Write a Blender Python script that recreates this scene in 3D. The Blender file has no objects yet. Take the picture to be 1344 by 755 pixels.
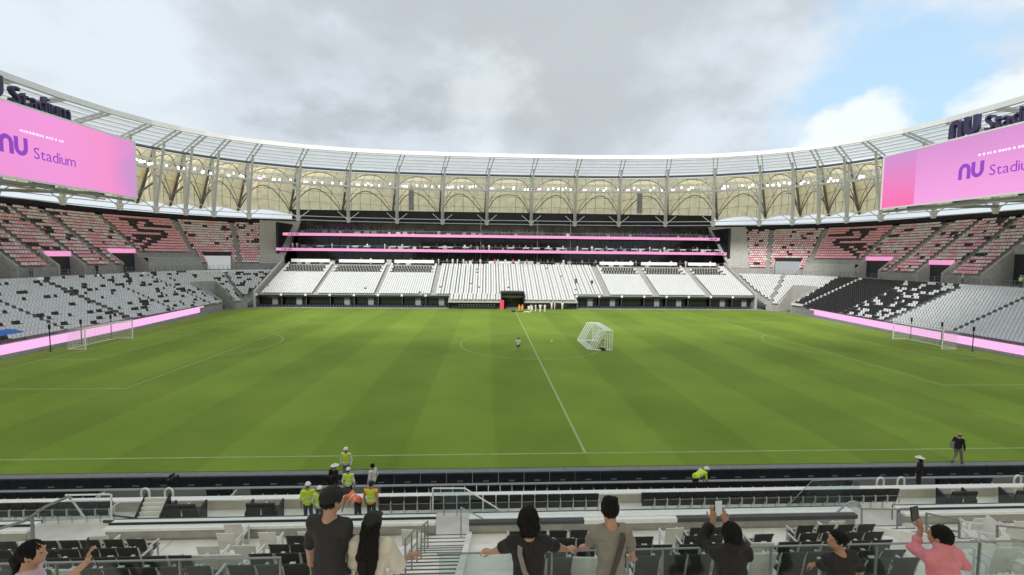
import bpy, bmesh, math, random
import numpy as np
from mathutils import Vector, Matrix
random.seed(7); rng = np.random.default_rng(7)
R = math.radians
scn = bpy.context.scene
COL = scn.collection

# ------------------------------------------------------------------ camera
IW, IH, FPX = 1344.0, 755.0, 619.055
CAM = Vector((-5.7774, -60.5513, 11.4727))
yaw, pit, rol = R(3.00581), R(-3.90240), R(0.59201)
cF = Vector((math.sin(yaw)*math.cos(pit), math.cos(yaw)*math.cos(pit), math.sin(pit)))
_r = Vector((math.cos(yaw), -math.sin(yaw), 0)); _u = _r.cross(cF)
cR = _r*math.cos(rol) + _u*math.sin(rol); cU = -_r*math.sin(rol) + _u*math.cos(rol)
cam = bpy.data.cameras.new('camera'); camo = bpy.data.objects.new('camera', cam); COL.objects.link(camo)
cam.sensor_width = 36; cam.sensor_fit = 'HORIZONTAL'; cam.lens = 36*FPX/IW
cam.clip_start = 0.1; cam.clip_end = 6000
camo.matrix_world = Matrix(((cR.x, cU.x, -cF.x, CAM.x), (cR.y, cU.y, -cF.y, CAM.y), (cR.z, cU.z, -cF.z, CAM.z), (0, 0, 0, 1)))
scn.camera = camo
def ray(u, v): return cF + cR*((u-IW/2)/FPX) + cU*((IH/2-v)/FPX)
def aty(u, v, y): d = ray(u, v); return CAM + d*((y-CAM.y)/d.y)
def atz(u, v, z): d = ray(u, v); return CAM + d*((z-CAM.z)/d.z)

# ------------------------------------------------------------------ sky and sun
SUN_EL, SUN_AZ = R(34), R(197)          # azimuth clockwise from +y
world = bpy.data.worlds.new('World'); scn.world = world; world.use_nodes = True
def build_world():
    nt = world.node_tree; N = nt.nodes; L = nt.links
    for n in list(N): N.remove(n)
    out = N.new('ShaderNodeOutputWorld'); bg = N.new('ShaderNodeBackground'); L.new(bg.outputs[0], out.inputs[0])
    bg.inputs[1].default_value = 0.1
    sky = N.new('ShaderNodeTexSky'); sky.sky_type = 'NISHITA'; sky.sun_disc = False
    sky.sun_elevation = SUN_EL; sky.sun_rotation = SUN_AZ; sky.air_density = 1.0; sky.dust_density = 2.0
    tc = N.new('ShaderNodeTexCoord')
    def math_(op, a, b=None, c=None):
        n = N.new('ShaderNodeMath'); n.operation = op
        for i, q in enumerate((a, b, c)):
            if q is None: continue
            if isinstance(q, (int, float)): n.inputs[i].default_value = q
            else: L.new(q, n.inputs[i])
        return n.outputs[0]
    def noise(scale, detail, rough, sx, sy, sz, off):
        m = N.new('ShaderNodeMapping'); m.inputs['Scale'].default_value = (sx, sy, sz); m.inputs['Location'].default_value = off
        L.new(tc.outputs['Generated'], m.inputs[0])
        n = N.new('ShaderNodeTexNoise'); n.inputs['Scale'].default_value = scale; n.inputs['Detail'].default_value = detail
        n.inputs['Roughness'].default_value = rough; L.new(m.outputs[0], n.inputs['Vector']); return n.outputs['Fac']
    def ramp(fac, pts):
        r = N.new('ShaderNodeValToRGB'); e = r.color_ramp
        while len(e.elements) < len(pts): e.elements.new(0.5)
        for el, (p, c) in zip(e.elements, pts): el.position = p; el.color = (*c, 1)
        r.color_ramp.interpolation = 'EASE'
        L.new(fac, r.inputs[0]); return r.outputs[0]
    def mix(f, a, b):
        m = N.new('ShaderNodeMix'); m.data_type = 'RGBA'; L.new(f, m.inputs[0]); L.new(a, m.inputs[6]); L.new(b, m.inputs[7]); return m.outputs[2]
    def dirmask(u, v, lo, hi, wob=0.0, nz=None):
        d = ray(u, v).normalized()
        dp = N.new('ShaderNodeVectorMath'); dp.operation = 'DOT_PRODUCT'
        nm = N.new('ShaderNodeVectorMath'); nm.operation = 'NORMALIZE'; L.new(tc.outputs['Generated'], nm.inputs[0])
        L.new(nm.outputs[0], dp.inputs[0]); dp.inputs[1].default_value = d
        ang = math_('ARCCOSINE', dp.outputs['Value'])
        if nz is not None: ang = math_('ADD', ang, math_('MULTIPLY', math_('SUBTRACT', nz, 0.5), wob))
        mr = N.new('ShaderNodeMapRange'); mr.interpolation_type = 'SMOOTHSTEP'; L.new(ang, mr.inputs[0])
        mr.inputs[1].default_value = hi; mr.inputs[2].default_value = lo; mr.inputs[3].default_value = 0; mr.inputs[4].default_value = 1
        return mr.outputs[0]
    n1 = noise(2.2, 5, 0.5, 1, 1, 1.7, (3.1, 0.4, 1.3))
    n2 = noise(5.5, 6, 0.55, 1, 1, 1.6, (0.3, 7.1, 2.2))
    n3 = noise(9.0, 6, 0.6, 1, 1, 1.3, (5.3, 1.1, 0.2))
    f = math_('ADD', math_('MULTIPLY', n1, 0.58), math_('MULTIPLY', n2, 0.42))
    K = 6.1     # cloud radiance relative to the background strength
    c = lambda r, g, b: (r*K/10*1.0, g*K/10*1.0, b*K/10*1.0)
    clouds = ramp(f, [(0.37, c(0.42, 0.46, 0.50)), (0.47, c(0.545, 0.60, 0.655)), (0.58, c(0.62, 0.68, 0.74))])
    sc = N.new('ShaderNodeVectorMath'); sc.operation = 'SCALE'; sc.inputs['Scale'].default_value = 10.0; L.new(clouds, sc.inputs[0])
    cl = sc.outputs[0]
    # one dark bank high over the far stand, an opening of blue to its right and a bright cumulus in it
    dk = N.new('ShaderNodeRGB'); dk.outputs[0].default_value = (0.41*K, 0.445*K, 0.475*K, 1)
    m0 = math_('MULTIPLY', dirmask(760, -160, 0.30, 0.62, 0.55, n2), 0.85); cl = mix(m0, cl, dk.outputs[0])
    m0b = math_('MULTIPLY', dirmask(350, 40, 0.02, 0.16, 0.20, n2), 0.5); cl = mix(m0b, cl, dk.outputs[0])
    sk = N.new('ShaderNodeMix'); sk.data_type = 'RGBA'; sk.inputs[0].default_value = 0.8
    L.new(sky.outputs[0], sk.inputs[6]); sk.inputs[7].default_value = (0.44*K, 0.62*K, 0.78*K, 1)
    m1 = dirmask(1150, 112, 0.07, 0.19, 0.36, n2); cl = mix(m1, cl, sk.outputs[2])
    wh = N.new('ShaderNodeRGB'); wh.outputs[0].default_value = (0.72*K, 0.775*K, 0.80*K, 1)
    m2 = dirmask(1125, 198, 0.06, 0.09, 0.12, n3); cl = mix(m2, cl, wh.outputs[0])
    m3 = dirmask(1345, 158, 0.05, 0.085, 0.12, n3); cl = mix(m3, cl, wh.outputs[0])
    m4 = math_('MULTIPLY', dirmask(640, 130, 0.01, 0.13, 0.25, n3), 0.5); cl = mix(m4, cl, wh.outputs[0])
    L.new(cl, bg.inputs[0])
build_world()
sun = bpy.data.lights.new('sun', 'SUN'); sun.energy = 1.5; sun.angle = R(11); sun.color = (1, 0.965, 0.92)
suno = bpy.data.objects.new('sun', sun); COL.objects.link(suno)
sd = Vector((math.sin(SUN_AZ)*math.cos(SUN_EL), math.cos(SUN_AZ)*math.cos(SUN_EL), math.sin(SUN_EL)))
suno.rotation_euler = sd.to_track_quat('Z', 'Y').to_euler(); suno.location = sd*200
vs = scn.view_settings; vs.view_transform = 'Standard'; vs.look = 'None'; vs.exposure = 1.08; vs.gamma = 1; vs.use_curve_mapping = False

# ------------------------------------------------------------------ materials
M = {}
def mat(name, col, rough=0.6, metal=0.0, var=0.0, vscale=4.0, spec=0.5, emit=None, estr=0.0, bump=0.0, bscale=40, alpha=1.0):
    m = bpy.data.materials.new(name); m.use_nodes = True; nt = m.node_tree; N = nt.nodes; L = nt.links
    b = N['Principled BSDF']; b.inputs['Base Color'].default_value = (*col, 1); b.inputs['Roughness'].default_value = rough
    b.inputs['Metallic'].default_value = metal; b.inputs['Specular IOR Level'].default_value = spec
    if emit: b.inputs['Emission Color'].default_value = (*emit, 1); b.inputs['Emission Strength'].default_value = estr
    if alpha < 1: b.inputs['Alpha'].default_value = alpha
    if var > 0 or bump > 0:
        g = N.new('ShaderNodeNewGeometry')
        n = N.new('ShaderNodeTexNoise'); n.inputs['Scale'].default_value = vscale; n.inputs['Detail'].default_value = 6; n.inputs['Roughness'].default_value = 0.62
        L.new(g.outputs['Position'], n.inputs['Vector'])
        if var > 0:
            mr = N.new('ShaderNodeMapRange'); mr.inputs[1].default_value = 0.3; mr.inputs[2].default_value = 0.7
            mr.inputs[3].default_value = 1-var; mr.inputs[4].default_value = 1+var; L.new(n.outputs['Fac'], mr.inputs[0])
            mx = N.new('ShaderNodeVectorMath'); mx.operation = 'SCALE'; mx.inputs[0].default_value = col; L.new(mr.outputs[0], mx.inputs['Scale'])
            L.new(mx.outputs[0], b.inputs['Base Color'])
        if bump > 0:
            n2 = N.new('ShaderNodeTexNoise'); n2.inputs['Scale'].default_value = bscale; n2.inputs['Detail'].default_value = 4
            L.new(g.outputs['Position'], n2.inputs['Vector'])
            bp = N.new('ShaderNodeBump'); bp.inputs['Strength'].default_value = bump; bp.inputs['Distance'].default_value = 0.01
            L.new(n2.outputs['Fac'], bp.inputs['Height']); L.new(bp.outputs[0], b.inputs['Normal'])
    M[name] = m; return m
mat('concrete', (0.33, 0.325, 0.31), 0.85, var=0.22, vscale=1.6, bump=0.3)
mat('concrete_dark', (0.30, 0.295, 0.285), 0.85, var=0.2, vscale=1.2)
mat('concrete_wall', (0.40, 0.395, 0.37), 0.85, var=0.16, vscale=1.8, bump=0.3, bscale=25)
mat('concrete_pale', (0.82, 0.795, 0.73), 0.8, var=0.15, vscale=0.9, bump=0.25, bscale=60)
mat('wall_beige', (0.52, 0.50, 0.44), 0.8, var=0.1, vscale=2.0)
mat('apron', (0.22, 0.225, 0.215), 0.9, var=0.15, vscale=3)
mat('seat_white', (0.65, 0.665, 0.655), 0.5, var=0.06, vscale=0.8)
mat('seat_silver', (0.62, 0.64, 0.635), 0.45, var=0.08, vscale=0.8)
mat('seat_black', (0.012, 0.0125, 0.0135), 0.5)
mat('seat_pink', (0.90, 0.43, 0.475), 0.5, var=0.12, vscale=0.7)
mat('seat_grey', (0.80, 0.70, 0.67), 0.5, var=0.10, vscale=0.8)
mat('steel_white', (0.88, 0.88, 0.85), 0.4, var=0.05)
mat('steel_cream', (0.80, 0.78, 0.70), 0.45, var=0.06)
mat('steel_grey', (0.26, 0.27, 0.27), 0.45, 0.3)
mat('steel_dark', (0.075, 0.08, 0.085), 0.45, 0.3)
mat('galv', (0.42, 0.43, 0.43), 0.35, 0.7); mat('roof_grey', (0.70, 0.71, 0.70), 0.5)
mat('black', (0.012, 0.013, 0.016), 0.5)
mat('black_navy', (0.016, 0.022, 0.032), 0.45, var=0.2, vscale=2)
mat('dark_glass', (0.012, 0.015, 0.018), 0.08)
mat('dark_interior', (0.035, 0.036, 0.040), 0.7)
mat('door_grey', (0.24, 0.26, 0.27), 0.5)
mat('paint_line', (0.35, 0.43, 0.19), 0.8, var=.25, vscale=1.3)
mat('white_plastic', (0.80, 0.79, 0.75), 0.45)
mat('orange', (0.85, 0.30, 0.04), 0.6)
mat('red', (0.70, 0.06, 0.10), 0.6)
mat('blue_tarp', (0.02, 0.14, 0.50), 0.5)
mat('yellow_hiviz', (0.62, 0.88, 0.03), 0.6, emit=(0.6, 0.9, 0.02), estr=0.0)
mat('orange_hiviz', (0.85, 0.20, 0.10), 0.6)
mat('reflect', (0.72, 0.74, 0.72), 0.35)
mat('lamp_white', (1, 1, 1), 0.5, emit=(1, 0.97, 0.88), estr=5)
mat('lamp_pink', (1, 0.5, 0.8), 0.5, emit=(1, 0.22, 0.66), estr=3.2)
mat('led_pink', (0.1, 0.05, 0.08), 0.5, emit=(0.98, 0.50, 0.86), estr=0.49)
mat('led_ribbon', (0.1, 0.05, 0.08), 0.5, emit=(0.86, 0.33, 0.60), estr=0.47)
mat('screen_white', (0.6, 0.5, 0.6), 0.5, emit=(0.95, 0.55, 0.90), estr=0.52)
mat('screen_purple', (0.1, 0.02, 0.2), 0.5, emit=(0.22, 0.04, 0.42), estr=0.48)
mat('letter_navy', (0.045, 0.035, 0.10), 0.45)
mat('navy_mark', (0.02, 0.02, 0.08), 0.5)
def glass(name, tint, fac=0.25):
    m = bpy.data.materials.new(name); m.use_nodes = True; nt = m.node_tree; N = nt.nodes; L = nt.links
    for n in list(N): N.remove(n)
    o = N.new('ShaderNodeOutputMaterial'); mx = N.new('ShaderNodeMixShader'); t = N.new('ShaderNodeBsdfTransparent'); g = N.new('ShaderNodeBsdfGlossy')
    t.inputs[0].default_value = (*tint, 1); g.inputs['Roughness'].default_value = 0.04; g.inputs[0].default_value = (0.9, 0.95, 0.95, 1)
    fr = N.new('ShaderNodeLayerWeight'); fr.inputs[0].default_value = 0.5; pw_ = N.new('ShaderNodeMath'); pw_.operation = 'POWER'; pw_.inputs[1].default_value = 4.0; L.new(fr.outputs['Facing'], pw_.inputs[0]); mu = N.new('ShaderNodeMath'); mu.operation = 'MULTIPLY'; mu.inputs[1].default_value = 0.5
    L.new(pw_.outputs[0], mu.inputs[0]); ad = N.new('ShaderNodeMath'); ad.operation = 'ADD'; ad.inputs[1].default_value = fac; L.new(mu.outputs[0], ad.inputs[0]); ad.use_clamp = True
    L.new(ad.outputs[0], mx.inputs[0]); L.new(t.outputs[0], mx.inputs[1]); L.new(g.outputs[0], mx.inputs[2]); L.new(mx.outputs[0], o.inputs[0]); M[name] = m
glass('glass_rail', (0.82, 0.87, 0.865), 0.035)
glass('glass_clear', (0.955, 0.97, 0.965), 0.015)
def translucent(name, col, tfac, var=0.08, vscale=0.4):
    m = bpy.data.materials.new(name); m.use_nodes = True; nt = m.node_tree; N = nt.nodes; L = nt.links
    for n in list(N): N.remove(n)
    o = N.new('ShaderNodeOutputMaterial'); mx = N.new('ShaderNodeMixShader'); d = N.new('ShaderNodeBsdfDiffuse'); t = N.new('ShaderNodeBsdfTranslucent')
    g = N.new('ShaderNodeNewGeometry'); n = N.new('ShaderNodeTexNoise'); n.inputs['Scale'].default_value = vscale; n.inputs['Detail'].default_value = 5; L.new(g.outputs['Position'], n.inputs['Vector'])
    mr = N.new('ShaderNodeMapRange'); mr.inputs[1].default_value = .3; mr.inputs[2].default_value = .7; mr.inputs[3].default_value = 1-var; mr.inputs[4].default_value = 1+var; L.new(n.outputs['Fac'], mr.inputs[0])
    sc = N.new('ShaderNodeVectorMath'); sc.operation = 'SCALE'; sc.inputs[0].default_value = col; L.new(mr.outputs[0], sc.inputs['Scale'])
    L.new(sc.outputs[0], d.inputs[0]); L.new(sc.outputs[0], t.inputs[0]); mx.inputs[0].default_value = tfac
    L.new(d.outputs[0], mx.inputs[1]); L.new(t.outputs[0], mx.inputs[2]); L.new(mx.outputs[0], o.inputs[0]); M[name] = m
translucent('fabric', (0.93, 0.83, 0.54), 0.74, 0.12, 0.7)
translucent('roof_sheet', (0.70, 0.73, 0.725), 0.62, 0.08, 0.5)
def grass():
    m = bpy.data.materials.new('grass'); m.use_nodes = True; nt = m.node_tree; N = nt.nodes; L = nt.links
    b = N['Principled BSDF']; b.inputs['Roughness'].default_value = 0.75; b.inputs['Specular IOR Level'].default_value = 0.12
    b.inputs['Sheen Weight'].default_value = 0.06; b.inputs['Sheen Tint'].default_value = (0.7, 0.85, 0.4, 1)
    g = N.new('ShaderNodeNewGeometry'); sp = N.new('ShaderNodeSeparateXYZ'); L.new(g.outputs['Position'], sp.inputs[0])
    def mth(op, a, bb=None):
        n = N.new('ShaderNodeMath'); n.operation = op
        for i, q in enumerate((a, bb)):
            if q is None: continue
            if isinstance(q, (int, float)): n.inputs[i].default_value = q
            else: L.new(q, n.inputs[i])
        return n.outputs[0]
    nl = N.new('ShaderNodeTexNoise'); nl.inputs['Scale'].default_value = 0.9; nl.inputs['Detail'].default_value = 4; L.new(g.outputs['Position'], nl.inputs['Vector'])
    x = mth('ADD', sp.outputs[0], mth('MULTIPLY', mth('SUBTRACT', nl.outputs['Fac'], 0.5), 0.4))
    s = mth('SINE', mth('MULTIPLY', x, math.pi/5.25))
    st = mth('MULTIPLY', mth('ADD', mth('MULTIPLY', s, 9.0), 0), 1.0)
    cl = N.new('ShaderNodeClamp'); L.new(st, cl.inputs[0]); cl.inputs[1].default_value = -1; cl.inputs[2].default_value = 1
    n1 = N.new('ShaderNodeTexNoise'); n1.inputs['Scale'].default_value = 0.12; n1.inputs['Detail'].default_value = 5; L.new(g.outputs['Position'], n1.inputs['Vector'])
    mp = N.new('ShaderNodeMapping'); mp.inputs['Scale'].default_value = (0.5, 3.0, 1); L.new(g.outputs['Position'], mp.inputs[0])
    n2 = N.new('ShaderNodeTexNoise'); n2.inputs['Scale'].default_value = 1.2; n2.inputs['Detail'].default_value = 8; n2.inputs['Roughness'].default_value = 0.7; L.new(mp.outputs[0], n2.inputs['Vector'])
    n3 = N.new('ShaderNodeTexNoise'); n3.inputs['Scale'].default_value = 25; n3.inputs['Detail'].default_value = 3; L.new(g.outputs['Position'], n3.inputs['Vector'])
    v = mth('ADD', mth('MULTIPLY', cl.outputs[0], 0.072), mth('MULTIPLY', mth('SUBTRACT', n1.outputs['Fac'], .5), 0.45))
    v = mth('ADD', v, mth('MULTIPLY', mth('SUBTRACT', n2.outputs['Fac'], .5), 0.30))
    v = mth('ADD', v, mth('MULTIPLY', mth('SUBTRACT', n3.outputs['Fac'], .5), 0.55))
    v = mth('ADD', v, 1.0)
    hue = N.new('ShaderNodeMix'); hue.data_type = 'RGBA'; L.new(n1.outputs['Fac'], hue.inputs[0]); hue.inputs[6].default_value = (0.142, 0.236, 0.018, 1); hue.inputs[7].default_value = (0.204, 0.300, 0.038, 1)
    sc = N.new('ShaderNodeVectorMath'); sc.operation = 'SCALE'; L.new(hue.outputs[2], sc.inputs[0]); L.new(v, sc.inputs['Scale']); L.new(sc.outputs[0], b.inputs['Base Color'])
    bp = N.new('ShaderNodeBump'); bp.inputs['Strength'].default_value = 0.5; bp.inputs['Distance'].default_value = 0.03; L.new(n3.outputs['Fac'], bp.inputs['Height']); L.new(bp.outputs[0], b.inputs['Normal'])
    M['grass'] = m
grass()

# ------------------------------------------------------------------ helpers
class G:
    """collects shapes, then links them as ONE mesh object"""
    def __init__(s): s.v = []; s.f = []; s.mi = []; s.cur = 0
    def mi_(s, n): s.mi += [s.cur]*n
    def add(s, vs, fs):
        o = len(s.v); s.v += [tuple(p) for p in vs]; s.f += [tuple(i+o for i in f) for f in fs]; s.mi_(len(fs)); return s
    def quad(s, a, b, c, d): return s.add((a, b, c, d), ((0, 1, 2, 3),))
    def box(s, x0, x1, y0, y1, z0, z1):
        return s.add([(x0,y0,z0),(x1,y0,z0),(x1,y1,z0),(x0,y1,z0),(x0,y0,z1),(x1,y0,z1),(x1,y1,z1),(x0,y1,z1)],
                     [(0,3,2,1),(4,5,6,7),(0,1,5,4),(1,2,6,5),(2,3,7,6),(3,0,4,7)])
    def hexa(s, b, t):      # bottom 4 and top 4 points
        return s.add(list(b)+list(t), [(0,3,2,1),(4,5,6,7),(0,1,5,4),(1,2,6,5),(2,3,7,6),(3,0,4,7)])
    def bar(s, a, b, w, h=None, up=(0,0,1)):
        a = Vector(a); b = Vector(b); h = h or w; d = (b-a).normalized(); u = Vector(up)
        if abs(d.dot(u)) > 0.98: u = Vector((1, 0, 0))
        x = d.cross(u).normalized(); u = x.cross(d)
        q = lambda p: [p-x*w/2-u*h/2, p+x*w/2-u*h/2, p+x*w/2+u*h/2, p-x*w/2+u*h/2]
        return s.add(q(a)+q(b), [(0,1,2,3),(7,6,5,4),(0,4,5,1),(1,5,6,2),(2,6,7,3),(3,7,4,0)])
    def tube(s, pts, r, n=8, cap=True, r1=None):
        pts = [Vector(p) for p in pts]; k = len(pts); o = len(s.v); prev = None
        for i, p in enumerate(pts):
            d = (pts[min(i+1, k-1)]-pts[max(i-1, 0)]).normalized()
            if prev is None:
                x = d.cross(Vector((0,0,1)));
                if x.length < 0.05: x = d.cross(Vector((1,0,0)))
                x.normalize()
            else:
                x = (prev - d*prev.dot(d)).normalized()
            prev = x; y = d.cross(x); rr = r if r1 is None else r+(r1-r)*i/(k-1)
            for j in range(n):
                a = 2*math.pi*j/n; s.v.append(tuple(p+x*math.cos(a)*rr+y*math.sin(a)*rr))
        nf = 0
        for i in range(k-1):
            for j in range(n):
                s.f.append((o+i*n+j, o+i*n+(j+1)%n, o+(i+1)*n+(j+1)%n, o+(i+1)*n+j)); nf += 1
        if cap: s.f.append(tuple(o+j for j in reversed(range(n)))); s.f.append(tuple(o+(k-1)*n+j for j in range(n))); nf += 2
        s.mi_(nf); return s
    def lathe(s, prof, c=(0,0,0), n=16):
        o = len(s.v); k = len(prof)
        for r, z in prof:
            for j in range(n):
                a = 2*math.pi*j/n; s.v.append((c[0]+r*math.cos(a), c[1]+r*math.sin(a), c[2]+z))
        for i in range(k-1):
            for j in range(n): s.f.append((o+i*n+j, o+i*n+(j+1)%n, o+(i+1)*n+(j+1)%n, o+(i+1)*n+j))
        s.mi_((k-1)*n); return s
    def obj(s, name, m, parent=None, origin=(0,0,0), smooth=False, kind=None):
        me = bpy.data.meshes.new(name); ox, oy, oz = origin
        me.from_pydata([(x-ox, y-oy, z-oz) for x, y, z in s.v], [], s.f)
        ms = m if isinstance(m, (list, tuple)) else [m]
        for q in ms: me.materials.append(M[q])
        if len(ms) > 1: me.polygons.foreach_set('material_index', s.mi)
        if smooth: me.polygons.foreach_set('use_smooth', [True]*len(me.polygons))
        me.update(); o = bpy.data.objects.new(name, me); COL.objects.link(o)
        if parent is not None: o.parent = parent
        else: o.location = origin
        if kind: o['kind'] = kind
        return o
def meshobj(name, me, parent=None, loc=(0,0,0), kind=None):
    o = bpy.data.objects.new(name, me); COL.objects.link(o); o.location = loc
    if parent is not None: o.parent = parent
    if kind: o['kind'] = kind
    return o
def tag(o, label, cat, group=None):
    o['label'] = label; o['category'] = cat
    if group: o['group'] = group
    return o
def thing(name, label, cat, loc=(0,0,0), rz=0.0, group=None):
    o = bpy.data.objects.new(name, None); COL.objects.link(o); o.location = loc; o.rotation_euler = (0, 0, rz); o.empty_display_size = 0.2
    return tag(o, label, cat, group)
def copy_tree(o, parent=None, loc=None, rz=None):
    c = o.copy(); COL.objects.link(c); c.parent = parent
    for ch in o.children: copy_tree(ch, c)
    if loc is not None: c.location = loc
    if rz is not None: c.rotation_euler = (0, 0, rz)
    return c
def struct(g, name, m): return g.obj(name, m, kind='structure')

# ------------------------------------------------------------------ ground, pitch and its lines
g = G(); g.quad((-3000,-3000,-0.30),(3000,-3000,-0.30),(3000,3000,-0.30),(-3000,3000,-0.30)); struct(g, 'ground', 'concrete')
g = G(); g.quad((-62,-46,-0.02),(62,-46,-0.02),(62,46,-0.02),(-62,46,-0.02)); struct(g, 'apron', 'apron')
g = G(); n = 60
def pitch_edge():
    hx, hy, ry = 55.9, 39.6, 6.0; P = []
    P += [(-hx, -35.75), (hx, -35.75)]
    for i in range(9):
        a = R(90*i/8); P.append((hx+1.6-ry+ry*math.cos(a), hy-ry+ry*math.sin(a)))
    for i in range(9):
        a = R(90+90*i/8); P.append((-(hx+1.6)+ry+ry*math.cos(a), hy-ry+ry*math.sin(a)))
    return P
pe = pitch_edge()
g.add([(x, y, 0) for x, y in pe], [tuple(range(len(pe)))]); pitch = struct(g, 'pitch', 'grass')
LW = 0.12; LZ = 0.004
def line_obj(name, quads):
    g = G()
    for x0, x1, y0, y1 in quads: g.quad((x0,y0,LZ),(x1,y0,LZ),(x1,y1,LZ),(x0,y1,LZ))
    return g.obj(name, 'paint_line', pitch)
def arc_obj(name, cx, cy, r, a0, a1, n=48):
    g = G(); V = []
    for i in range(n+1):
        a = a0+(a1-a0)*i/n
        V += [(cx+(r-LW/2)*math.cos(a), cy+(r-LW/2)*math.sin(a), LZ+0.002), (cx+(r+LW/2)*math.cos(a), cy+(r+LW/2)*math.sin(a), LZ+0.002)]
    g.add(V, [(2*i, 2*i+1, 2*i+3, 2*i+2) for i in range(n)]); return g.obj(name, 'paint_line', pitch)
h = LW/2
line_obj('touch_line', [(-52.5, 52.5, -34-h, -34+h)]); line_obj('touch_line', [(-52.5, 52.5, 34-h, 34+h)])
line_obj('halfway_line', [(-h*1.3, h*1.3, -34+h, 34-h)])
for sx in (-1, 1):
    X = lambda a, b: (min(sx*a, sx*b), max(sx*a, sx*b))
    line_obj('goal_line', [(*X(52.5-h, 52.5+h), -34+h, 34-h)])
    line_obj('penalty_area', [(*X(36-h, 36+h), -20.16, 20.16), (*X(36+h, 52.5-h), -20.16, -20.16+LW), (*X(36+h, 52.5-h), 20.16-LW, 20.16)])
    line_obj('goal_area', [(*X(47-h, 47+h), -9.16, 9.16), (*X(47+h, 52.5-h), -9.16, -9.16+LW), (*X(47+h, 52.5-h), 9.16-LW, 9.16)])
    b = math.acos(5.5/9.15); c0 = math.pi if sx > 0 else 0
    arc_obj('penalty_arc', sx*41.5, 0, 9.15, c0-b, c0+b)
arc_obj('centre_circle', 0, 0, 9.15, 0, 2*math.pi, 96)

# ------------------------------------------------------------------ end grandstands (bowl rings: offset o from the front row)
HX, HY, R0 = 58.5, 41.5, 8.0
CX, CY = HX-R0, HY-R0
XB = 55.5                   # where the corner meets the far stand
def ring(o, s):             # s: y along the straight, then 33.5 + angle in degrees round the corner
    if s <= CY: return (HX+o, s)
    a = R(s-CY); r = R0+o; x = CX+r*math.cos(a); y = CY+r*math.sin(a)
    if x < XB: return (XB, CY+math.sqrt(max(r*r-(XB-CX)**2, 0)))
    return (x, y)
def ring_dir(s): a = R(max(s-CY, 0)); return (math.cos(a), math.sin(a))
LO_N, LO_D = 17, 13.5/17; LO_Z0, LO_RISE = 1.25, 6.25/17
UP_N, UP_D = 18, 13.0/18; UP_Z0, UP_RISE = 8.9, 10.6/18; UP_O = 15.0
S_END = CY+84
VOM_UP = [(5.0, 11.0, UP_O+7*UP_D), (17.6, 22.4, UP_O+3*UP_D), (31.0, CY+8.8, UP_O+4*UP_D)]         # s0, s1, o limit
OPEN_W = (CY+39.5, CY+53.0, UP_O+4*UP_D)
VOM_LO = (CY+14.7, CY+34.5, 7.0)
AIS_UP = [-9.0, 0.5, 11.6, 16.9, 23.1, 29.0, CY+11.5, CY+36, CY+56]; AIS_LO = [-10.0, 1.0, 11.8, 22.0, CY-1.0, CY+46]
def stations(s0, s1, extra):
    S = set([s0, s1]); s = s0
    while s < s1: S.add(round(s, 3)); s += 3.0 if s < CY-3 else 2.5
    S.add(CY)
    for e in extra:
        if s0 < e < s1: S.add(e)
    return sorted(S)
def skip_up(sm, om):
    for a, b, ol in VOM_UP:
        if a < sm < b and om < ol: return True
    return OPEN_W[0] < sm < OPEN_W[1] and om < OPEN_W[2]
def skip_lo(sm, om): return VOM_LO[0] < sm < VOM_LO[1] and om < VOM_LO[2]
def terrace(sx, o0, D, n, z0, rise, skip, base_z, S):
    g = G(); P3 = lambda o, s, z: (sx*ring(o, s)[0], ring(o, s)[1], z)
    for i in range(n):
        oa, ob = o0+i*D, o0+(i+1)*D; z = z0+i*rise; zp = z-rise if i else base_z
        for a, b in zip(S[:-1], S[1:]):
            sm = (a+b)/2
            if skip(sm, (oa+ob)/2): continue
            g.quad(P3(oa,a,z), P3(oa,b,z), P3(ob,b,z), P3(ob,a,z))
            zl = base_z if (i and skip(sm, oa-D/2) and not OPEN_W[0] < sm < OPEN_W[1]) else zp
            g.quad(P3(oa,a,zl), P3(oa,b,zl), P3(oa,b,z), P3(oa,a,z))
    return g
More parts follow.
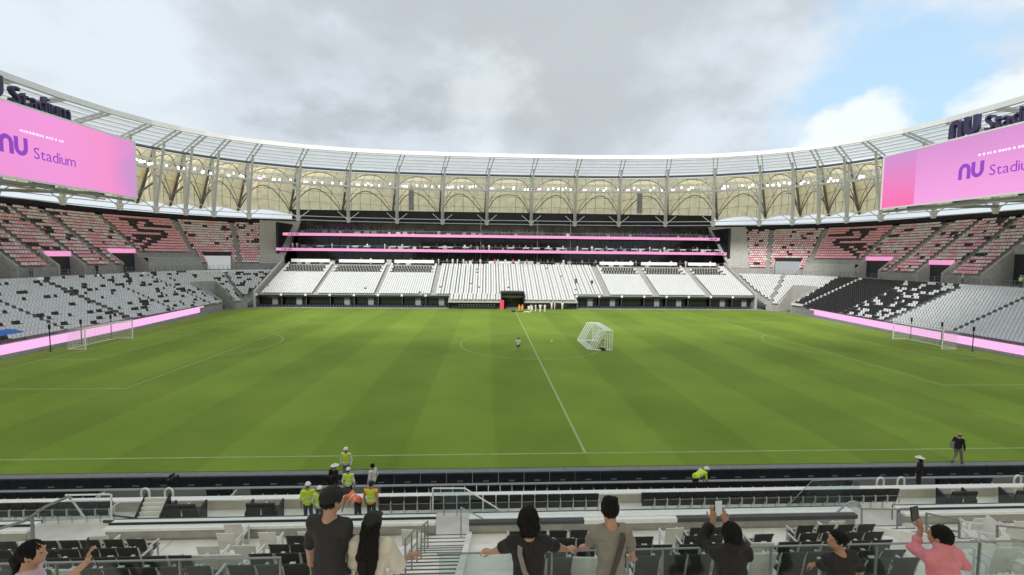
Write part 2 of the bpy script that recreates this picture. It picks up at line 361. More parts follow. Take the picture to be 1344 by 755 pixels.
# one seat: back and pan, seen from the pitch; local x across, y away from the pitch, z up
SEAT_V = np.array([(-.215,.46,.40),(.215,.46,.40),(.215,.56,.80),(-.215,.56,.80),(-.215,.52,.40),(.215,.52,.40),(.215,.62,.80),(-.215,.62,.80),
                   (-.21,.10,.44),(.21,.10,.44),(.21,.50,.40),(-.21,.50,.40),(-.21,.10,.36),(.21,.10,.36)])
SEAT_F = np.array([(0,1,2,3),(3,2,6,7),(0,3,7,4),(1,5,6,2),(5,4,7,6),(8,9,10,11),(12,13,9,8)])
def seat_block(name, parent, seats, mats, origin=(0,0,0), sv=SEAT_V):
    """seats: list of (x, y, z, dirx, diry, colour index); one joined mesh"""
    A = np.array(seats); n = len(A); V = sv[None]; dx, dy = A[:,3], A[:,4]
    x = A[:,0,None]+V[...,0]*(-dy)[:,None]+V[...,1]*dx[:,None]; y = A[:,1,None]+V[...,0]*dx[:,None]+V[...,1]*dy[:,None]; z = A[:,2,None]+V[...,2]
    P = np.stack([x,y,z],-1).reshape(-1,3)-np.array(origin); F = (SEAT_F[None]+(np.arange(n)*len(sv))[:,None,None]).reshape(-1,4)
    me = bpy.data.meshes.new(name); me.vertices.add(len(P)); me.vertices.foreach_set('co', P.ravel())
    me.loops.add(F.size); me.loops.foreach_set('vertex_index', F.ravel().astype(np.int32)); me.polygons.add(len(F))
    me.polygons.foreach_set('loop_start', np.arange(0, F.size, 4, dtype=np.int32)); me.polygons.foreach_set('loop_total', np.full(len(F), 4, dtype=np.int32))
    for m in mats: me.materials.append(M[m])
    me.polygons.foreach_set('material_index', np.repeat(A[:,5].astype(np.int32), len(SEAT_F))); me.update(calc_edges=True); me.validate()
    return meshobj(name, me, parent, kind='stuff')
# the seat mosaic, row by row: (height 0 top..1 foot, spans across 0..1 from the halfway side of the end line)
def mosaic_rows():
    raw = {160:[(300,640)],185:[(400,690)],207:[(410,530),(600,690)],242:[(430,515),(600,915)],275:[(450,515)],300:[(510,700)],325:[(510,835)],350:[(785,880)],372:[(775,880)],
           392:[(455,872)],418:[(380,860)],452:[(385,452),(515,632),(692,815)],487:[(362,440),(478,588),(640,750)],522:[(360,425),(585,690)],557:[(545,655)],592:[(558,605)]}
    out = []
    for y, sp in raw.items():
        xl = 60+(y-85)*0.93; xr = 900+(y-140)*0.56
        out.append(((y-85)/595, [((a-xl)/(xr-xl), (b-xl)/(xr-xl)) for a, b in sp]))
    return out
MOS = mosaic_rows()
def mosaic(v, u):
    y, sp = min(MOS, key=lambda q: abs(q[0]-v))
    if abs(y-v) > 0.05: return False
    return any(a <= u <= b for a, b in sp)
def in_aisle(s, o, L):
    aw = .58 if L is AIS_UP else .42
    for a in L:
        w = aw if a <= CY else math.degrees(aw/(R0+o))
        if abs(s-a) < w: return True
    return False
def row_seats(sx, o, z, s0, s1, ais, fn, out, pitch_w=0.5):
    s = s0; run = 0; c = 0
    while s < s1:
        ds = pitch_w if s < CY else math.degrees(pitch_w/(R0+o+0.3))
        if not in_aisle(s, o, ais):
            col = fn(s, o)
            if col is not None:
                x, y = ring(o, s); dx, dy = ring_dir(s)
                if x > XB+0.9 or s <= CY: out.append((sx*x, y, z, sx*dx, dy, col))
        s += ds
class Run:                 # short runs of one colour along a row
    def __init__(s): s.n = 0; s.c = 0
    def get(s, probs):
        if s.n <= 0:
            s.c = random.choices(range(len(probs)), probs)[0]; s.n = random.choice((1,1,2,2,3)) if s.c else 1
        s.n -= 1; return s.c
def end_stand(sx):
    left = sx < 0
    st = thing('grandstand', ('end grandstand with black-flecked white lower seats below pink upper seats' if left else
               'end grandstand whose lower tier has a solid black seat block beside plain silver rows'), 'grandstand', (sx*72, 10, 0))
    O = (sx*72, 10, 0)
    S = stations(-33.5, S_END, [q for v in VOM_UP for q in v[:2]]+list(OPEN_W[:2])+list(VOM_LO[:2]))
    g = terrace(sx, 0, LO_D, LO_N, LO_Z0, LO_RISE, skip_lo, -0.02, S); g.obj('lower_terrace', 'concrete', st, O)
    g = terrace(sx, UP_O, UP_D, UP_N, UP_Z0, UP_RISE, skip_up, 7.5, S); g.obj('upper_terrace', 'concrete', st, O)
    P3 = lambda o, s, z: (sx*ring(o, s)[0], ring(o, s)[1], z)
    g = G()                                                       # walkway between the tiers
    for a, b in zip(S[:-1], S[1:]): g.quad(P3(13.4,a,7.504), P3(13.4,b,7.504), P3(UP_O+6,b,7.504), P3(UP_O+6,a,7.504))
    g.obj('walkway', 'concrete', st, O)
    g = G()                                                       # dark rim above the last row, with its inward lip
    for a, b in zip(S[:-1], S[1:]):
        for (oa, za), (ob, zb) in (((27.95,19.3),(27.7,20.35)),((27.7,20.35),(29.2,20.4)),((29.2,20.4),(29.2,12))): g.quad(P3(oa,a,za),P3(oa,b,za),P3(ob,b,zb),P3(ob,a,zb))
    g.obj('rim_fascia', 'black', st, O)
    g = G()                                                       # concrete wall under the mosaic block
    SM = [s for s in S if CY+8.8 <= s <= CY+37]+[CY+37]
    for a, b in zip(SM[:-1], SM[1:]):
        g.quad(P3(14.9,a,7.51),P3(14.9,b,7.51),P3(14.9,b,10.25),P3(14.9,a,10.25)); g.quad(P3(14.9,a,10.25),P3(14.9,b,10.25),P3(17.3,b,10.3),P3(17.3,a,10.3))
    g.obj('mosaic_wall', 'concrete_wall', st, O)
    g = G()                                                       # blank concrete beside the far stand
    SW = [CY+66, CY+70, CY+74, CY+78, S_END]
    for a, b in zip(SW[:-1], SW[1:]): g.quad(P3(15.2,a,8.95),P3(15.2,b,8.95),P3(28,b,20.1),P3(28,a,20.1))
    g.obj('end_slope', 'concrete_wall', st, O)
    # vomitories of the upper tier
    for (a, b, ol) in VOM_UP:
        zt = UP_Z0+(ol-UP_O)/UP_D*UP_RISE+0.35
        for s in (a, b): v = G(); v.hexa([P3(14.8,s-.14,7.4),P3(ol+.4,s-.14,7.4),P3(ol+.4,s+.14,7.4),P3(14.8,s+.14,7.4)],[P3(14.8,s-.14,9.2),P3(ol+.4,s-.14,zt+.4),P3(ol+.4,s+.14,zt+.4),P3(14.8,s+.14,9.2)]); vo = v.obj('vomitory_wall', 'concrete_wall', st, O)
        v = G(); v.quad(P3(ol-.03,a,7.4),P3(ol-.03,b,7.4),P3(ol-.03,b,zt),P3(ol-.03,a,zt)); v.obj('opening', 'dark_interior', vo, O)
        if ol < 19:
            v = G(); sA, sB = a+.15, b-.15; v.hexa([P3(ol-.35,sA,zt-.45),P3(ol-.06,sA,zt-.45),P3(ol-.06,sB,zt-.45),P3(ol-.35,sB,zt-.45)],[P3(ol-.35,sA,zt+.38),P3(ol-.06,sA,zt+.38),P3(ol-.06,sB,zt+.38),P3(ol-.35,sB,zt+.38)])
            v.obj('ribbon_screen', 'led_ribbon', vo, O)
        else:
            v = G(); v.hexa([P3(ol-.3,a,zt-.9),P3(ol-.02,a,zt-.9),P3(ol-.02,b,zt-.9),P3(ol-.3,b,zt-.9)],[P3(ol-.3,a,zt+.4),P3(ol-.02,a,zt+.4),P3(ol-.02,b,zt+.4),P3(ol-.3,b,zt+.4)]); v.obj('lintel', 'concrete_wall', vo, O)
    # open bay to the concourse, daylight behind it
    a, b, ol = OPEN_W; v = G(); zt = UP_Z0+(ol-UP_O)/UP_D*UP_RISE
    v.hexa([P3(ol-.5,a,zt-.5),P3(ol,a,zt-.5),P3(ol,b,zt-.5),P3(ol-.5,b,zt-.5)],[P3(ol-.5,a,zt+.35),P3(ol,a,zt+.35),P3(ol,b,zt+.35),P3(ol-.5,b,zt+.35)]); vo = v.obj('bay_lintel', 'black', st, O)
    for s in (a, b): v = G(); v.hexa([P3(14.8,s-.3,7.4),P3(ol+.3,s-.3,7.4),P3(ol+.3,s+.3,7.4),P3(14.8,s+.3,7.4)],[P3(14.8,s-.3,9.0),P3(ol+.3,s-.3,zt+.5),P3(ol+.3,s+.3,zt+.5),P3(14.8,s+.3,9.0)]); v.obj('bay_cheek', 'concrete_wall', st, O)
    # lower vomitory
    a, b, ol = VOM_LO; zt = LO_Z0+ol/LO_D*LO_RISE
    for s in (a, b): v = G(); v.hexa([P3(.1,s-.5,-.02),P3(ol+.2,s-.5,-.02),P3(ol+.2,s+.5,-.02),P3(.1,s+.5,-.02)],[P3(.1,s-.5,LO_Z0+.8),P3(ol+.2,s-.5,zt+1),P3(ol+.2,s+.5,zt+1),P3(.1,s+.5,LO_Z0+.8)]); v.obj('tunnel_cheek', 'concrete_wall', st, O)
    v = G(); v.quad(P3(ol,a,-.02),P3(ol,b,-.02),P3(ol,b,zt+1),P3(ol,a,zt+1)); v.obj('tunnel_head', 'concrete_wall', st, O)
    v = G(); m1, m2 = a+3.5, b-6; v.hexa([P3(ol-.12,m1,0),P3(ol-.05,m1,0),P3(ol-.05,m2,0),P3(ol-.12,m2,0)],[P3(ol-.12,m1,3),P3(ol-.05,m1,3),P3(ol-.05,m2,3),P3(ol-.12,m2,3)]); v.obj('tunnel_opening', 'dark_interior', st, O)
    # guard rail along the walkway
    g = G(); SR = [s for s in S if s > -20 and s < CY+60]
    for a, b in zip(SR[:-1], SR[1:]):
        for z in (8.0, 8.5): g.bar(P3(13.45,a,z), P3(13.45,b,z), 0.05)
        g.bar(P3(13.45,a,7.5), P3(13.45,a,8.5), 0.05)
    g.obj('guard_rail', 'steel_grey', st, O)
    # seats
    lo = []; rr = Run()
    for i in range(LO_N):
        o = i*LO_D; z = LO_Z0+i*LO_RISE
        def fn(s, o_):
            if skip_lo(s, o_+.3): return None
            if i == LO_N-1: return None
            if left: return (0, 1)[rr.get((0.90, 0.10))]
            if 12.4 <= s < 22: return (1, 0)[rr.get((.78, .22))]
            if 22 <= s < CY-.5: return 1
            if CY <= s < CY+14 and o_ > 0: return 1
            return 2
        row_seats(sx, o, z, -16, CY+80, AIS_LO, fn, lo)
    seat_block('lower_seats', st, lo, ['seat_white', 'seat_black', 'seat_silver'], O)
    up = []
    for i in range(UP_N-1):
        o = UP_O+i*UP_D; z = UP_Z0+i*UP_RISE; t = i/UP_N
        def fn(s, o_):
            if skip_up(s, o_+.5): return None
            if any(a-.4 < s < b+.4 and o_ < ol for a, b, ol in VOM_UP): return None
            if CY+12 <= s <= CY+35.4:
                if o_ < 17.3: return None
                u = (s-CY-12.5)/(35-12.5); v = (28-o_-.7)/(28-17.0)
                return 1 if mosaic(v, u) else 0
            if s > CY+66: return None
            if CY+9 < s < CY+12 and o_ < 17.3: return None
            g_ = min(max((t-.12)/.75, 0), 1)
            return (0, 1, 2)[rr.get((0.80-.46*g_, 0.035+.095*g_, .165+.365*g_))]
        row_seats(sx, o, z, -16, CY+80, AIS_UP, fn, up)
    seat_block('upper_seats', st, up, ['seat_pink', 'seat_black', 'seat_grey'], O)
    return st
STAND_L = end_stand(-1); STAND_R = end_stand(1)

# ------------------------------------------------------------------ roof
def sup(a, b, n, th):
    c, s = math.cos(th), math.sin(th)
    return (math.copysign(abs(c)**(2/n), c)*a, math.copysign(abs(s)**(2/n), s)*b)
def th_of(x, y, a=82, b=68, n=3): return math.atan2(math.copysign(abs(y/b)**(n/2), y), math.copysign(abs(x/a)**(n/2), x))
def ysup(x, a=82, b=68, n=3): return b*(1-abs(x/a)**n)**(1/n)
xs = [6.0, 17.9, 29.8, 41.9, 53.2, 62.6, 68.1, 71.7, 74.8, 77.6]
q = [th_of(x, ysup(x)) for x in xs] + [th_of(82*(1-abs(y/68)**3)**(1/3), y) for y in (27.0, 17.0, 6.5)]
TH = sorted(q+[math.pi-t for t in q]); TH = TH + [t+math.pi for t in TH]      # all round the oval
TH = [t % (2*math.pi) for t in TH]; TH.sort()
mat('rib_tan', (0.24, 0.20, 0.12), .5)
ROOF = thing('stadium_roof', 'oval ring roof of grey translucent panels on white raking columns', 'roof', (0, 0, 0))
RZ = 33.0
def rp(f, th, z): # f: 0 inner edge .. 1 outer edge
    xi, yi = sup(66, 44, 3, th); xo, yo = sup(82, 68, 3, th); return (xi+(xo-xi)*f, yi+(yo-yi)*f, z)
def lerp3(a, b, t): return tuple(a[i]+(b[i]-a[i])*t for i in range(3))
NB = len(TH)
for k in range(NB):
    t0 = TH[k]; t1 = TH[(k+1) % NB]
    if t1 < t0: t1 += 2*math.pi
    a0, a1, b1, b0 = rp(0, t0, RZ), rp(0, t1, RZ), rp(1, t1, RZ+.1), rp(1, t0, RZ+.1)
    far = max(a0[1], a1[1]) > -14
    g = G(); NS = 6
    for i in range(NS):      # lapped sheets, each sheet tilts a little
        f0, f1 = i/NS, (i+1)/NS
        p, q_, r_, s_ = lerp3(a0, b0, f0), lerp3(a1, b1, f0), lerp3(a1, b1, f1), lerp3(a0, b0, f1)
        up = lambda w, d: (w[0], w[1], w[2]+d)
        g.quad(up(p, .24), up(q_, .24), up(r_, .36), up(s_, .36)); 
    g.obj('roof_panel', 'roof_sheet', ROOF)
    if far:
        for i in range(1, NS):
            f0 = i/NS; p, q_ = lerp3(a0, b0, f0), lerp3(a1, b1, f0)
            g = G(); g.bar((p[0],p[1],p[2]+.1), (q_[0],q_[1],q_[2]+.1), 0.07, 0.09); g.obj('purlin', 'roof_grey', ROOF)
    # edge beams
    g = G(); g.bar((a0[0],a0[1],RZ+.15), (a1[0],a1[1],RZ+.15), 0.5, 0.8); g.obj('edge_gutter', 'steel_white', ROOF)
    g = G(); g.tube([(b0[0],b0[1],RZ-.2),(b1[0],b1[1],RZ-.2)], 0.26, 8, False); p, q_ = rp(.93, t0, RZ-.35), rp(.93, t1, RZ-.35); g.tube([p, q_], 0.2, 8, False); g.obj('outer_chord', 'steel_dark' if k % 1 else 'steel_grey', ROOF)
    # twin rafters at the node
    g = G()
    dx, dy = b0[0]-a0[0], b0[1]-a0[1]; L_ = math.hypot(dx, dy); nx, ny = -dy/L_*.42, dx/L_*.42
    for sgn in (-1, 1): g.bar((a0[0]+nx*sgn, a0[1]+ny*sgn, RZ-.05), (b0[0]+nx*sgn, b0[1]+ny*sgn, RZ-.05), 0.17, 0.32)
    g.obj('rafter', 'roof_grey', ROOF)
    nd = rp(1, t0, 20.3)
    if not far: nd = rp(1, t0, 20.3)
    g = G(); g.tube([nd, rp(1, t0, RZ-.4)], 0.42, 10, False, r1=.34); g.obj('column', 'steel_cream', ROOF)
    g = G(); tp = rp(.55, t0, RZ-.3); g.tube([nd, lerp3(nd, tp, .5), tp], 0.30, 10, False, r1=.24); g.obj('raking_column', 'steel_white', ROOF)
    g = G(); g.lathe([(.05,-.9),(.42,-.8),(.5,-.2),(.62,.1),(.62,.5),(.4,.7)], nd, 10)
    tx, ty = -ny/.42, nx/.42
    for sgn in (-1, 1): g.tube([(nd[0], nd[1], nd[2]-.2), (nd[0]+nx/.42*2.6*sgn, nd[1]+ny/.42*2.6*sgn, nd[2]+2.0)], 0.11, 6)
    g.obj('node_bracket', 'steel_white', ROOF, smooth=False)
    nd1 = rp(1, t1, 20.3)
    g = G()
    for dz in (-.45, .55): g.tube([(nd[0],nd[1],nd[2]+dz), (nd1[0],nd1[1],nd1[2]+dz)], 0.10, 6, False)
    g.obj('tie_rod', 'steel_white', ROOF)
    # truss catwalk
    A0, A1 = rp(.80, t0, 28.3), rp(.80, t1, 28.3); n = max(3, int(math.dist(A0, A1)/1.4)); g = G()
    B0, B1 = rp(.90, t0, 28.3), rp(.90, t1, 28.3); T = lambda p, d: (p[0], p[1], p[2]+d)
    g.bar(A0, A1, .34, .34); g.bar(T(A0,1.7), T(A1,1.7), .18); g.bar(T(B0,1.7), T(B1,1.7), .14); g.bar(B0, B1, .2, .15)
    for i in range(n):
        p, q_ = lerp3(A0, A1, i/n), lerp3(A0, A1, (i+1)/n); g.bar(T(p,0), T(q_,1.7), .12); g.bar(T(q_,0), T(q_,1.7), .10)
        p2 = lerp3(B0, B1, i/n); g.bar(p, p2, .07); g.bar(p, T(p2,1.25), .06)
    g.obj('truss_catwalk', 'steel_white', ROOF)
    # membrane behind the columns with its arch ribs
    g = G(); NU, NV = 28, 8; V = []
    def memb(u, v):
        th = t0+(t1-t0)*u
        xo, yo = sup(82+10*v, 68+12*v, 3, th); z = (RZ-.6)*(1-v)+22.9*v
        bl = math.sin(math.pi*u)**.7*(3.6*math.sin(math.pi*min(v*1.02, 1)))+.10*math.sin(u*44)*math.sin(math.pi*v)
        L2 = math.hypot(xo, yo); return (xo*(1+bl/L2), yo*(1+bl/L2), z+.5*bl*(1-v)+ (1-math.sin(math.pi*u))*(-.9*v))
    for j in range(NV+1):
        for i in range(NU+1): V.append(memb(i/NU, j/NV))
    g.add(V, [(j*(NU+1)+i, j*(NU+1)+i+1, (j+1)*(NU+1)+i+1, (j+1)*(NU+1)+i) for j in range(NV) for i in range(NU)])
    mem = g.obj('membrane', 'fabric', ROOF, smooth=True)
    def rib(f, r):
        g = G(); P = []
        for i in range(13):
            u = i/12; p = memb(u, f(u)); L2 = math.hypot(p[0], p[1]); P.append((p[0]*(1-.45/L2), p[1]*(1-.45/L2), p[2]))
        g.tube(P, r, 6, False); g.obj('arch_rib', 'rib_tan', mem)
    rib(lambda u: .97-.50*math.sin(math.pi*u)**.8, .12); rib(lambda u: .93-.60*math.sin(math.pi*u)**.7, .07); rib(lambda u: .52, .05); rib(lambda u: .75, .04)
    rib(lambda u: .06+.30*abs(2*u-1)**2.0, .10)
    for uu in (.2, .4, .6, .8):
        g = G(); P = []
        for j in range(7): p = memb(uu, .02+.95*j/6); L2 = math.hypot(p[0], p[1]); P.append((p[0]*(1-.2/L2), p[1]*(1-.2/L2), p[2]))
        g.tube(P, .045, 4, False); g.obj('seam_cable', 'rib_tan', mem)
    g = G(); p, q_ = memb(0, 0), memb(0, .97); g.tube([p, memb(0,.5), q_], .28, 6, False); g.bar(rp(1,t0,26), memb(0,.75), .3, .3); g.obj('rear_post', 'steel_grey', mem)
# lamps along the catwalk
def lamp(th, m, f=.79, dz=.35, w=.5):
    x, y, z = rp(f, th, 28.3+dz); g = G(); xi, yi, _ = rp(0, th, 0); d = Vector((xi-x, yi-y, 0)).normalized(); s = Vector((-d.y, d.x, 0))
    o = thing('floodlight', 'pink floodlight clamped to the roof catwalk' if m == 'lamp_pink' else 'white floodlight clamped to the roof catwalk', 'floodlight', (x, y, z), math.atan2(d.y, d.x)-math.pi/2, 'pink catwalk floodlights' if m == 'lamp_pink' else 'white catwalk floodlights')
    g.box(-w/2, w/2, -.25, .02, -.2, .25); g.bar((0,-.2,-.3),(0,-.2,.4),.08); g.obj('housing', 'steel_grey', o)
    g = G(); g.box(-w/2+.05, w/2-.05, .021, .06, -.16, .21); g.obj('lens', m, o)
fr = [t for t in TH if rp(1, t, 0)[1] > 25]
for k in range(len(fr)-1):
    t0, t1 = fr[k], fr[k+1]; x = rp(1, (t0+t1)/2, 0)[0]
    for f in (.14, .28, .40, .52, .62, .72):
        if random.random() < .8: lamp(t0+(t1-t0)*(f+random.uniform(-.09, .09)), 'lamp_white', w=random.uniform(.22, .5), dz=random.uniform(.2, .9))
    if abs(x) < 62: lamp(t0+(t1-t0)*random.uniform(.80, .88), 'lamp_pink', w=1.0)
for k in range(len(fr)):      # small pale boxes hung below the catwalk next to each column, loudspeaker strings further back
    x, y, z = rp(.80, fr[k]+.016, 26.7); o = thing('wireless_box', 'small white equipment box hung under the roof catwalk beside a column', 'box', (x, y, z), 0, 'white boxes under the catwalk')
    g = G(); g.box(-.42, .42, -.3, .3, 0, .8); g.obj('case', 'white_plastic', o); g = G(); g.bar((0,0,.8),(0,0,1.6),.06); g.obj('hanger', 'steel_grey', o)
for xx in (-26.5, 35.0):
    th = th_of(xx, ysup(xx)); x, y, z = rp(.72, th, 22.6)
    o = thing('speaker_array', 'dark hanging loudspeaker column in front of the tan membrane', 'loudspeaker', (x, y, z), 0, 'hanging loudspeaker columns'); g = G()
    for i in range(7): g.hexa([(-.6,-.4+.05*i,i*.72),(.6,-.4+.05*i,i*.72),(.6,.4,i*.72),(-.6,.4,i*.72)], [(-.6,-.4+.05*i,i*.72+.66),(.6,-.4+.05*i,i*.72+.66),(.6,.4,i*.72+.66),(-.6,.4,i*.72+.66)])
    g.obj('cabinets', 'concrete_dark', o); g = G(); g.bar((0,0,5.0),(0,0,6.4),.08); g.obj('hanger', 'steel_grey', o)

# ------------------------------------------------------------------ far stand
FS = thing('main_stand', 'main grandstand of white seats below two pink-banded dark suite levels', 'grandstand', (0, 50, 0)); FO = (0, 50, 0)
X0, X1 = -54.4, 53.6
MX0, MX1 = -14.0, 13.6; TX0, TX1 = -2.6, 1.9        # central block and tunnel
F_N, F_D, F_Z, F_R = 18, 14.0/18, 2.75, 6.1/18
g = G()
for i in range(F_N):
    y0, y1, z = 41.5+i*F_D, 41.5+(i+1)*F_D, F_Z+i*F_R; zp = z-F_R if i else 2.3
    g.quad((X0,y0,z),(X1,y0,z),(X1,y1,z),(X0,y1,z)); g.quad((X0,y0,zp),(X1,y0,zp),(X1,y0,z),(X0,y0,z))
for i in range(3):          # lower rows of the central block
    y0, y1, z = 41.5-(i+1)*F_D, 41.5-i*F_D, F_Z-(i+1)*F_R
    for a, b in ((MX0, TX0), (TX1, MX1)): g.quad((a,y0,z),(b,y0,z),(b,y1,z),(a,y1,z)); g.quad((a,y0,z-F_R),(b,y0,z-F_R),(b,y0,z),(a,y0,z)); g.quad((a,y0,z),(a,y1,z),(a,y1,z-1.6),(a,y0,z-1.6)); g.quad((b,y0,z),(b,y1,z),(b,y1,z-1.6),(b,y0,z-1.6))
g.obj('terrace', 'concrete_wall', FS, FO)
ais_side = [-42.5, -29.5, -17.5, 20.5, 31.5, 43.5]
st = []; sb = []
PV = [(-52.5,-44), (-41.2,-31), (-28,-19), (22.5,30.4), (33,41.5), (45,51.5)]    # premium dark pockets
for i in range(-3, F_N):
    y = 41.5+i*F_D; z = F_Z+i*F_R; x = X0+.6
    if i >= F_N: continue
    while x < X1-.3:
        x += .5
        if i < 0 and not (MX0+.4 < x < MX1-.4 and not TX0-.3 < x < TX1+.3): continue
        if i == 0 and TX0-.8 < x < TX1+.6: continue
        if any(abs(x-a) < .65 for a in ais_side): continue
        if i in (13, 15) and any(a < x < b for a, b in PV): continue
        if i in (12, 14, 16, 17) and any(a-.6 < x < b+.6 for a, b in PV): continue
        mid = -18 < x < 20
        if mid and (int((x+100)/.5) % 2 == 0): x += .17      # narrow stepped gangways give the upright stripes
        if random.random() < .004: continue
        st.append((x, y, z, 0, 1, 0))
for i in (13, 15):
    y = 41.5+i*F_D; z = F_Z+i*F_R
    for a, b in PV:
        x = a
        while x < b: sb.append((x, y, z, 0, 1, 1)); x += .66
seat_block('stand_seats', FS, st+sb, ['seat_white', 'seat_black'], FO)
g = G()
for a, b in PV: g.box(a-.4, b+.2, 55.6, 55.9, 9.35, 10.1)
g.obj('ledge_wall', 'steel_white', FS, FO)
g = G()
for a, b in PV:
    for i in (12, 14, 16): y = 41.5+i*F_D; z = F_Z+i*F_R; g.box(a-.4, b+.4, y+.05, y+.5, z+.01, z+.16)
g.obj('counter', 'steel_white', FS, FO)
# side walls of the stand
for x in (X0, X1):
    g = G(); sg = math.copysign(1, x); V = [(40.9,-.02),(55.5,-.02),(55.5,10.2),(41.2,3.6),(40.9,3.4)]
    g.add([(x+sg*.0,y,z) for y, z in V]+[(x+sg*.5,y,z) for y, z in V], [(0,1,2,3,4),(9,8,7,6,5)]+[(i,(i+1)%5,(i+1)%5+5,i+5) for i in range(5)]); g.obj('side_wall', 'concrete_wall', FS, FO)
# field suites: dark glazed fronts, posts, doors, each bay a part
for a, b in ((X0+.1, MX0), (MX1, X1-.1)):
    nb = round((b-a)/5.05); w = (b-a)/nb
    g = G(); g.box(a, b, 44.0, 44.3, 0, 2.72); g.obj('suite_back', 'dark_interior', FS, FO)
    g = G(); g.box(a, b, 40.9, 44.0, 2.32, 2.68); g.obj('suite_canopy', 'black', FS, FO)
    for i in range(nb):
        xa = a+i*w; g = G(); g.bar((xa+.1,41.3,0),(xa+.1,41.3,2.3),.16); g.obj('suite_post', 'steel_dark', FS, FO)
        g = G(); g.box(xa+.3, xa+w-.15, 42.2, 42.24, .1, 2.3); g.obj('suite_glazing', 'dark_glass', FS, FO)
        if i % 3 != 2:
            g = G(); g.box(xa+w*.55, xa+w*.78, 42.08, 42.16, .35, 2.05); g.obj('suite_door', 'door_grey', FS, FO)
        g = G(); g.box(xa-.15, xa+.3, 40.86, 41.1, 2.5, 2.95); g.obj('canopy_lamp', 'white_plastic', FS, FO)
    ss = [(a+.5+i*.62, 40.3, .12-.25, 0, 1, 0) for i in range(int((b-a-.6)/.62))]
    seat_block('front_seats', FS, ss, ['black_navy'], FO); g = G(); g.box(a, b, 40.2, 41.2, -.02, .12); g.obj('seat_plinth', 'concrete_dark', FS, FO)
g = G()
for a, b in ((MX0, TX0), (TX1, MX1)): g.box(a, b, 40.6, 40.9, 0, F_Z-3*F_R-.28)
g.obj('bench_wall', 'black_navy', FS, FO)
g = G(); g.box(TX0-.25, TX0, 39.0, 44, 0, 3.4); g.box(TX1, TX1+.25, 39.0, 44, 0, 3.4); g.box(TX0-.25, TX1+.25, 39.2, 44, 3.4, 3.7); g.box(TX0, TX1, 43.7, 44, 0, 3.4); g.obj('tunnel', 'black', FS, FO)
g = G(); g.box(TX0+1.5, TX1-.6, 43.55, 43.65, 0, 2.4); g.obj('tunnel_door', 'dark_glass', FS, FO)
# suite levels
def level(name, y0, z0, z1, xa, xb, m): g = G(); g.box(xa, xb, y0, 70, z0, z1); return g.obj(name, m, FS, FO)
level('concourse_floor', 55.5, 8.55, 8.85, -55.5, 54.8, 'concrete')
level('suite_floor', 58.6, 12.15, 12.45, -57, 55.4, 'black')
level('upper_suite_floor', 59.4, 15.9, 16.2, -56, 54.4, 'black')
g = G(); g.box(-58, 57, 69.3, 72, 16.5, 23.1); g.obj('suite_roof', 'black', FS, FO)
g = G(); g.box(-57, 56, 69.2, 69.4, 8.5, 20.2); g.obj('rear_wall', 'dark_interior', FS, FO)
for x in (-57.6, 56.2): g = G(); g.box(x, x+.6, 58.5, 69.2, 8.5, 19.0); g.obj('block_end', 'black', FS, FO)
for (z, y, xa, xb) in ((12.0, 58.3, -57.6, 55.8), (15.75, 59.1, -56.2, 54.2)):
    n = 12; w = (xb-xa)/n
    for i in range(n):
        g = G(); g.box(xa+i*w+.01, xa+(i+1)*w-.01, y, y+.28, z+.06+(.015 if i % 2 else 0), z+.74+(.015 if i % 2 else 0)); g.obj('ribbon_screen', 'led_ribbon', FS, FO)
    g = G()
    for i in range(5): g.box(xa+1.4+i*.55, xa+1.4+i*.55+(.36 if i % 2 else .22), y-.03, y-.01, z+.22, z+.58)
    for i in range(4): g.box(xb-2.9+i*.55, xb-2.9+i*.55+(.36 if i % 2 else .22), y-.03, y-.01, z+.22, z+.58)
    g.obj('ribbon_mark', 'navy_mark', FS, FO)
for lv, (z0, z1, y) in enumerate(((8.85, 12.1, 62.0), (12.45, 15.8, 63.2), (16.2, 19.6, 68.6))):
    x = -54.0; k = 0
    while x < 53:
        w = random.uniform(2.2, 3.6); g = G(); g.box(x+.08, x+w-.08, y, y+.05, z0+.05, z1-.1); o = g.obj('glazing', 'dark_glass', FS, FO)
        g = G(); g.box(x-.05, x+.05, y-.06, y+.1, z0, z1); g.obj('mullion', 'steel_dark', FS, FO)
        if lv == 2 and random.random() < .75:
            g = G()
            for j in range(int(w/.42)): g.box(x+.2+j*.42, x+.38+j*.42, y-.25, y-.1, z0+.3, z0+random.uniform(1.6, 2.3))
            g.obj('curtain', 'door_grey', FS, FO)
        if lv == 1 and random.random() < .7:
            g = G(); a = random.uniform(.2, 1.2); zz = z0+.75
            g.hexa([(x+a,59.6,zz),(x+a+1.6,59.6,zz),(x+a+1.9,60.3,zz+.25),(x+a+.3,60.3,zz+.25)], [(x+a,59.6,zz+.06),(x+a+1.6,59.6,zz+.06),(x+a+1.9,60.3,zz+.31),(x+a+.3,60.3,zz+.31)])
            for qx in (.2, 1.5): g.bar((x+a+qx,59.9,z0),(x+a+qx,59.9,zz+.1),.06)
            g.obj('counter_table', 'seat_silver', FS, FO)
        x += w; k += 1
    g = G(); g.box(-54.5, 53.2, 57.9+.6*lv+.45, 57.95+.6*lv+.45, z0+.02, z0+1.0)
    if lv: g.obj('glass_front', 'glass_clear', FS, FO)
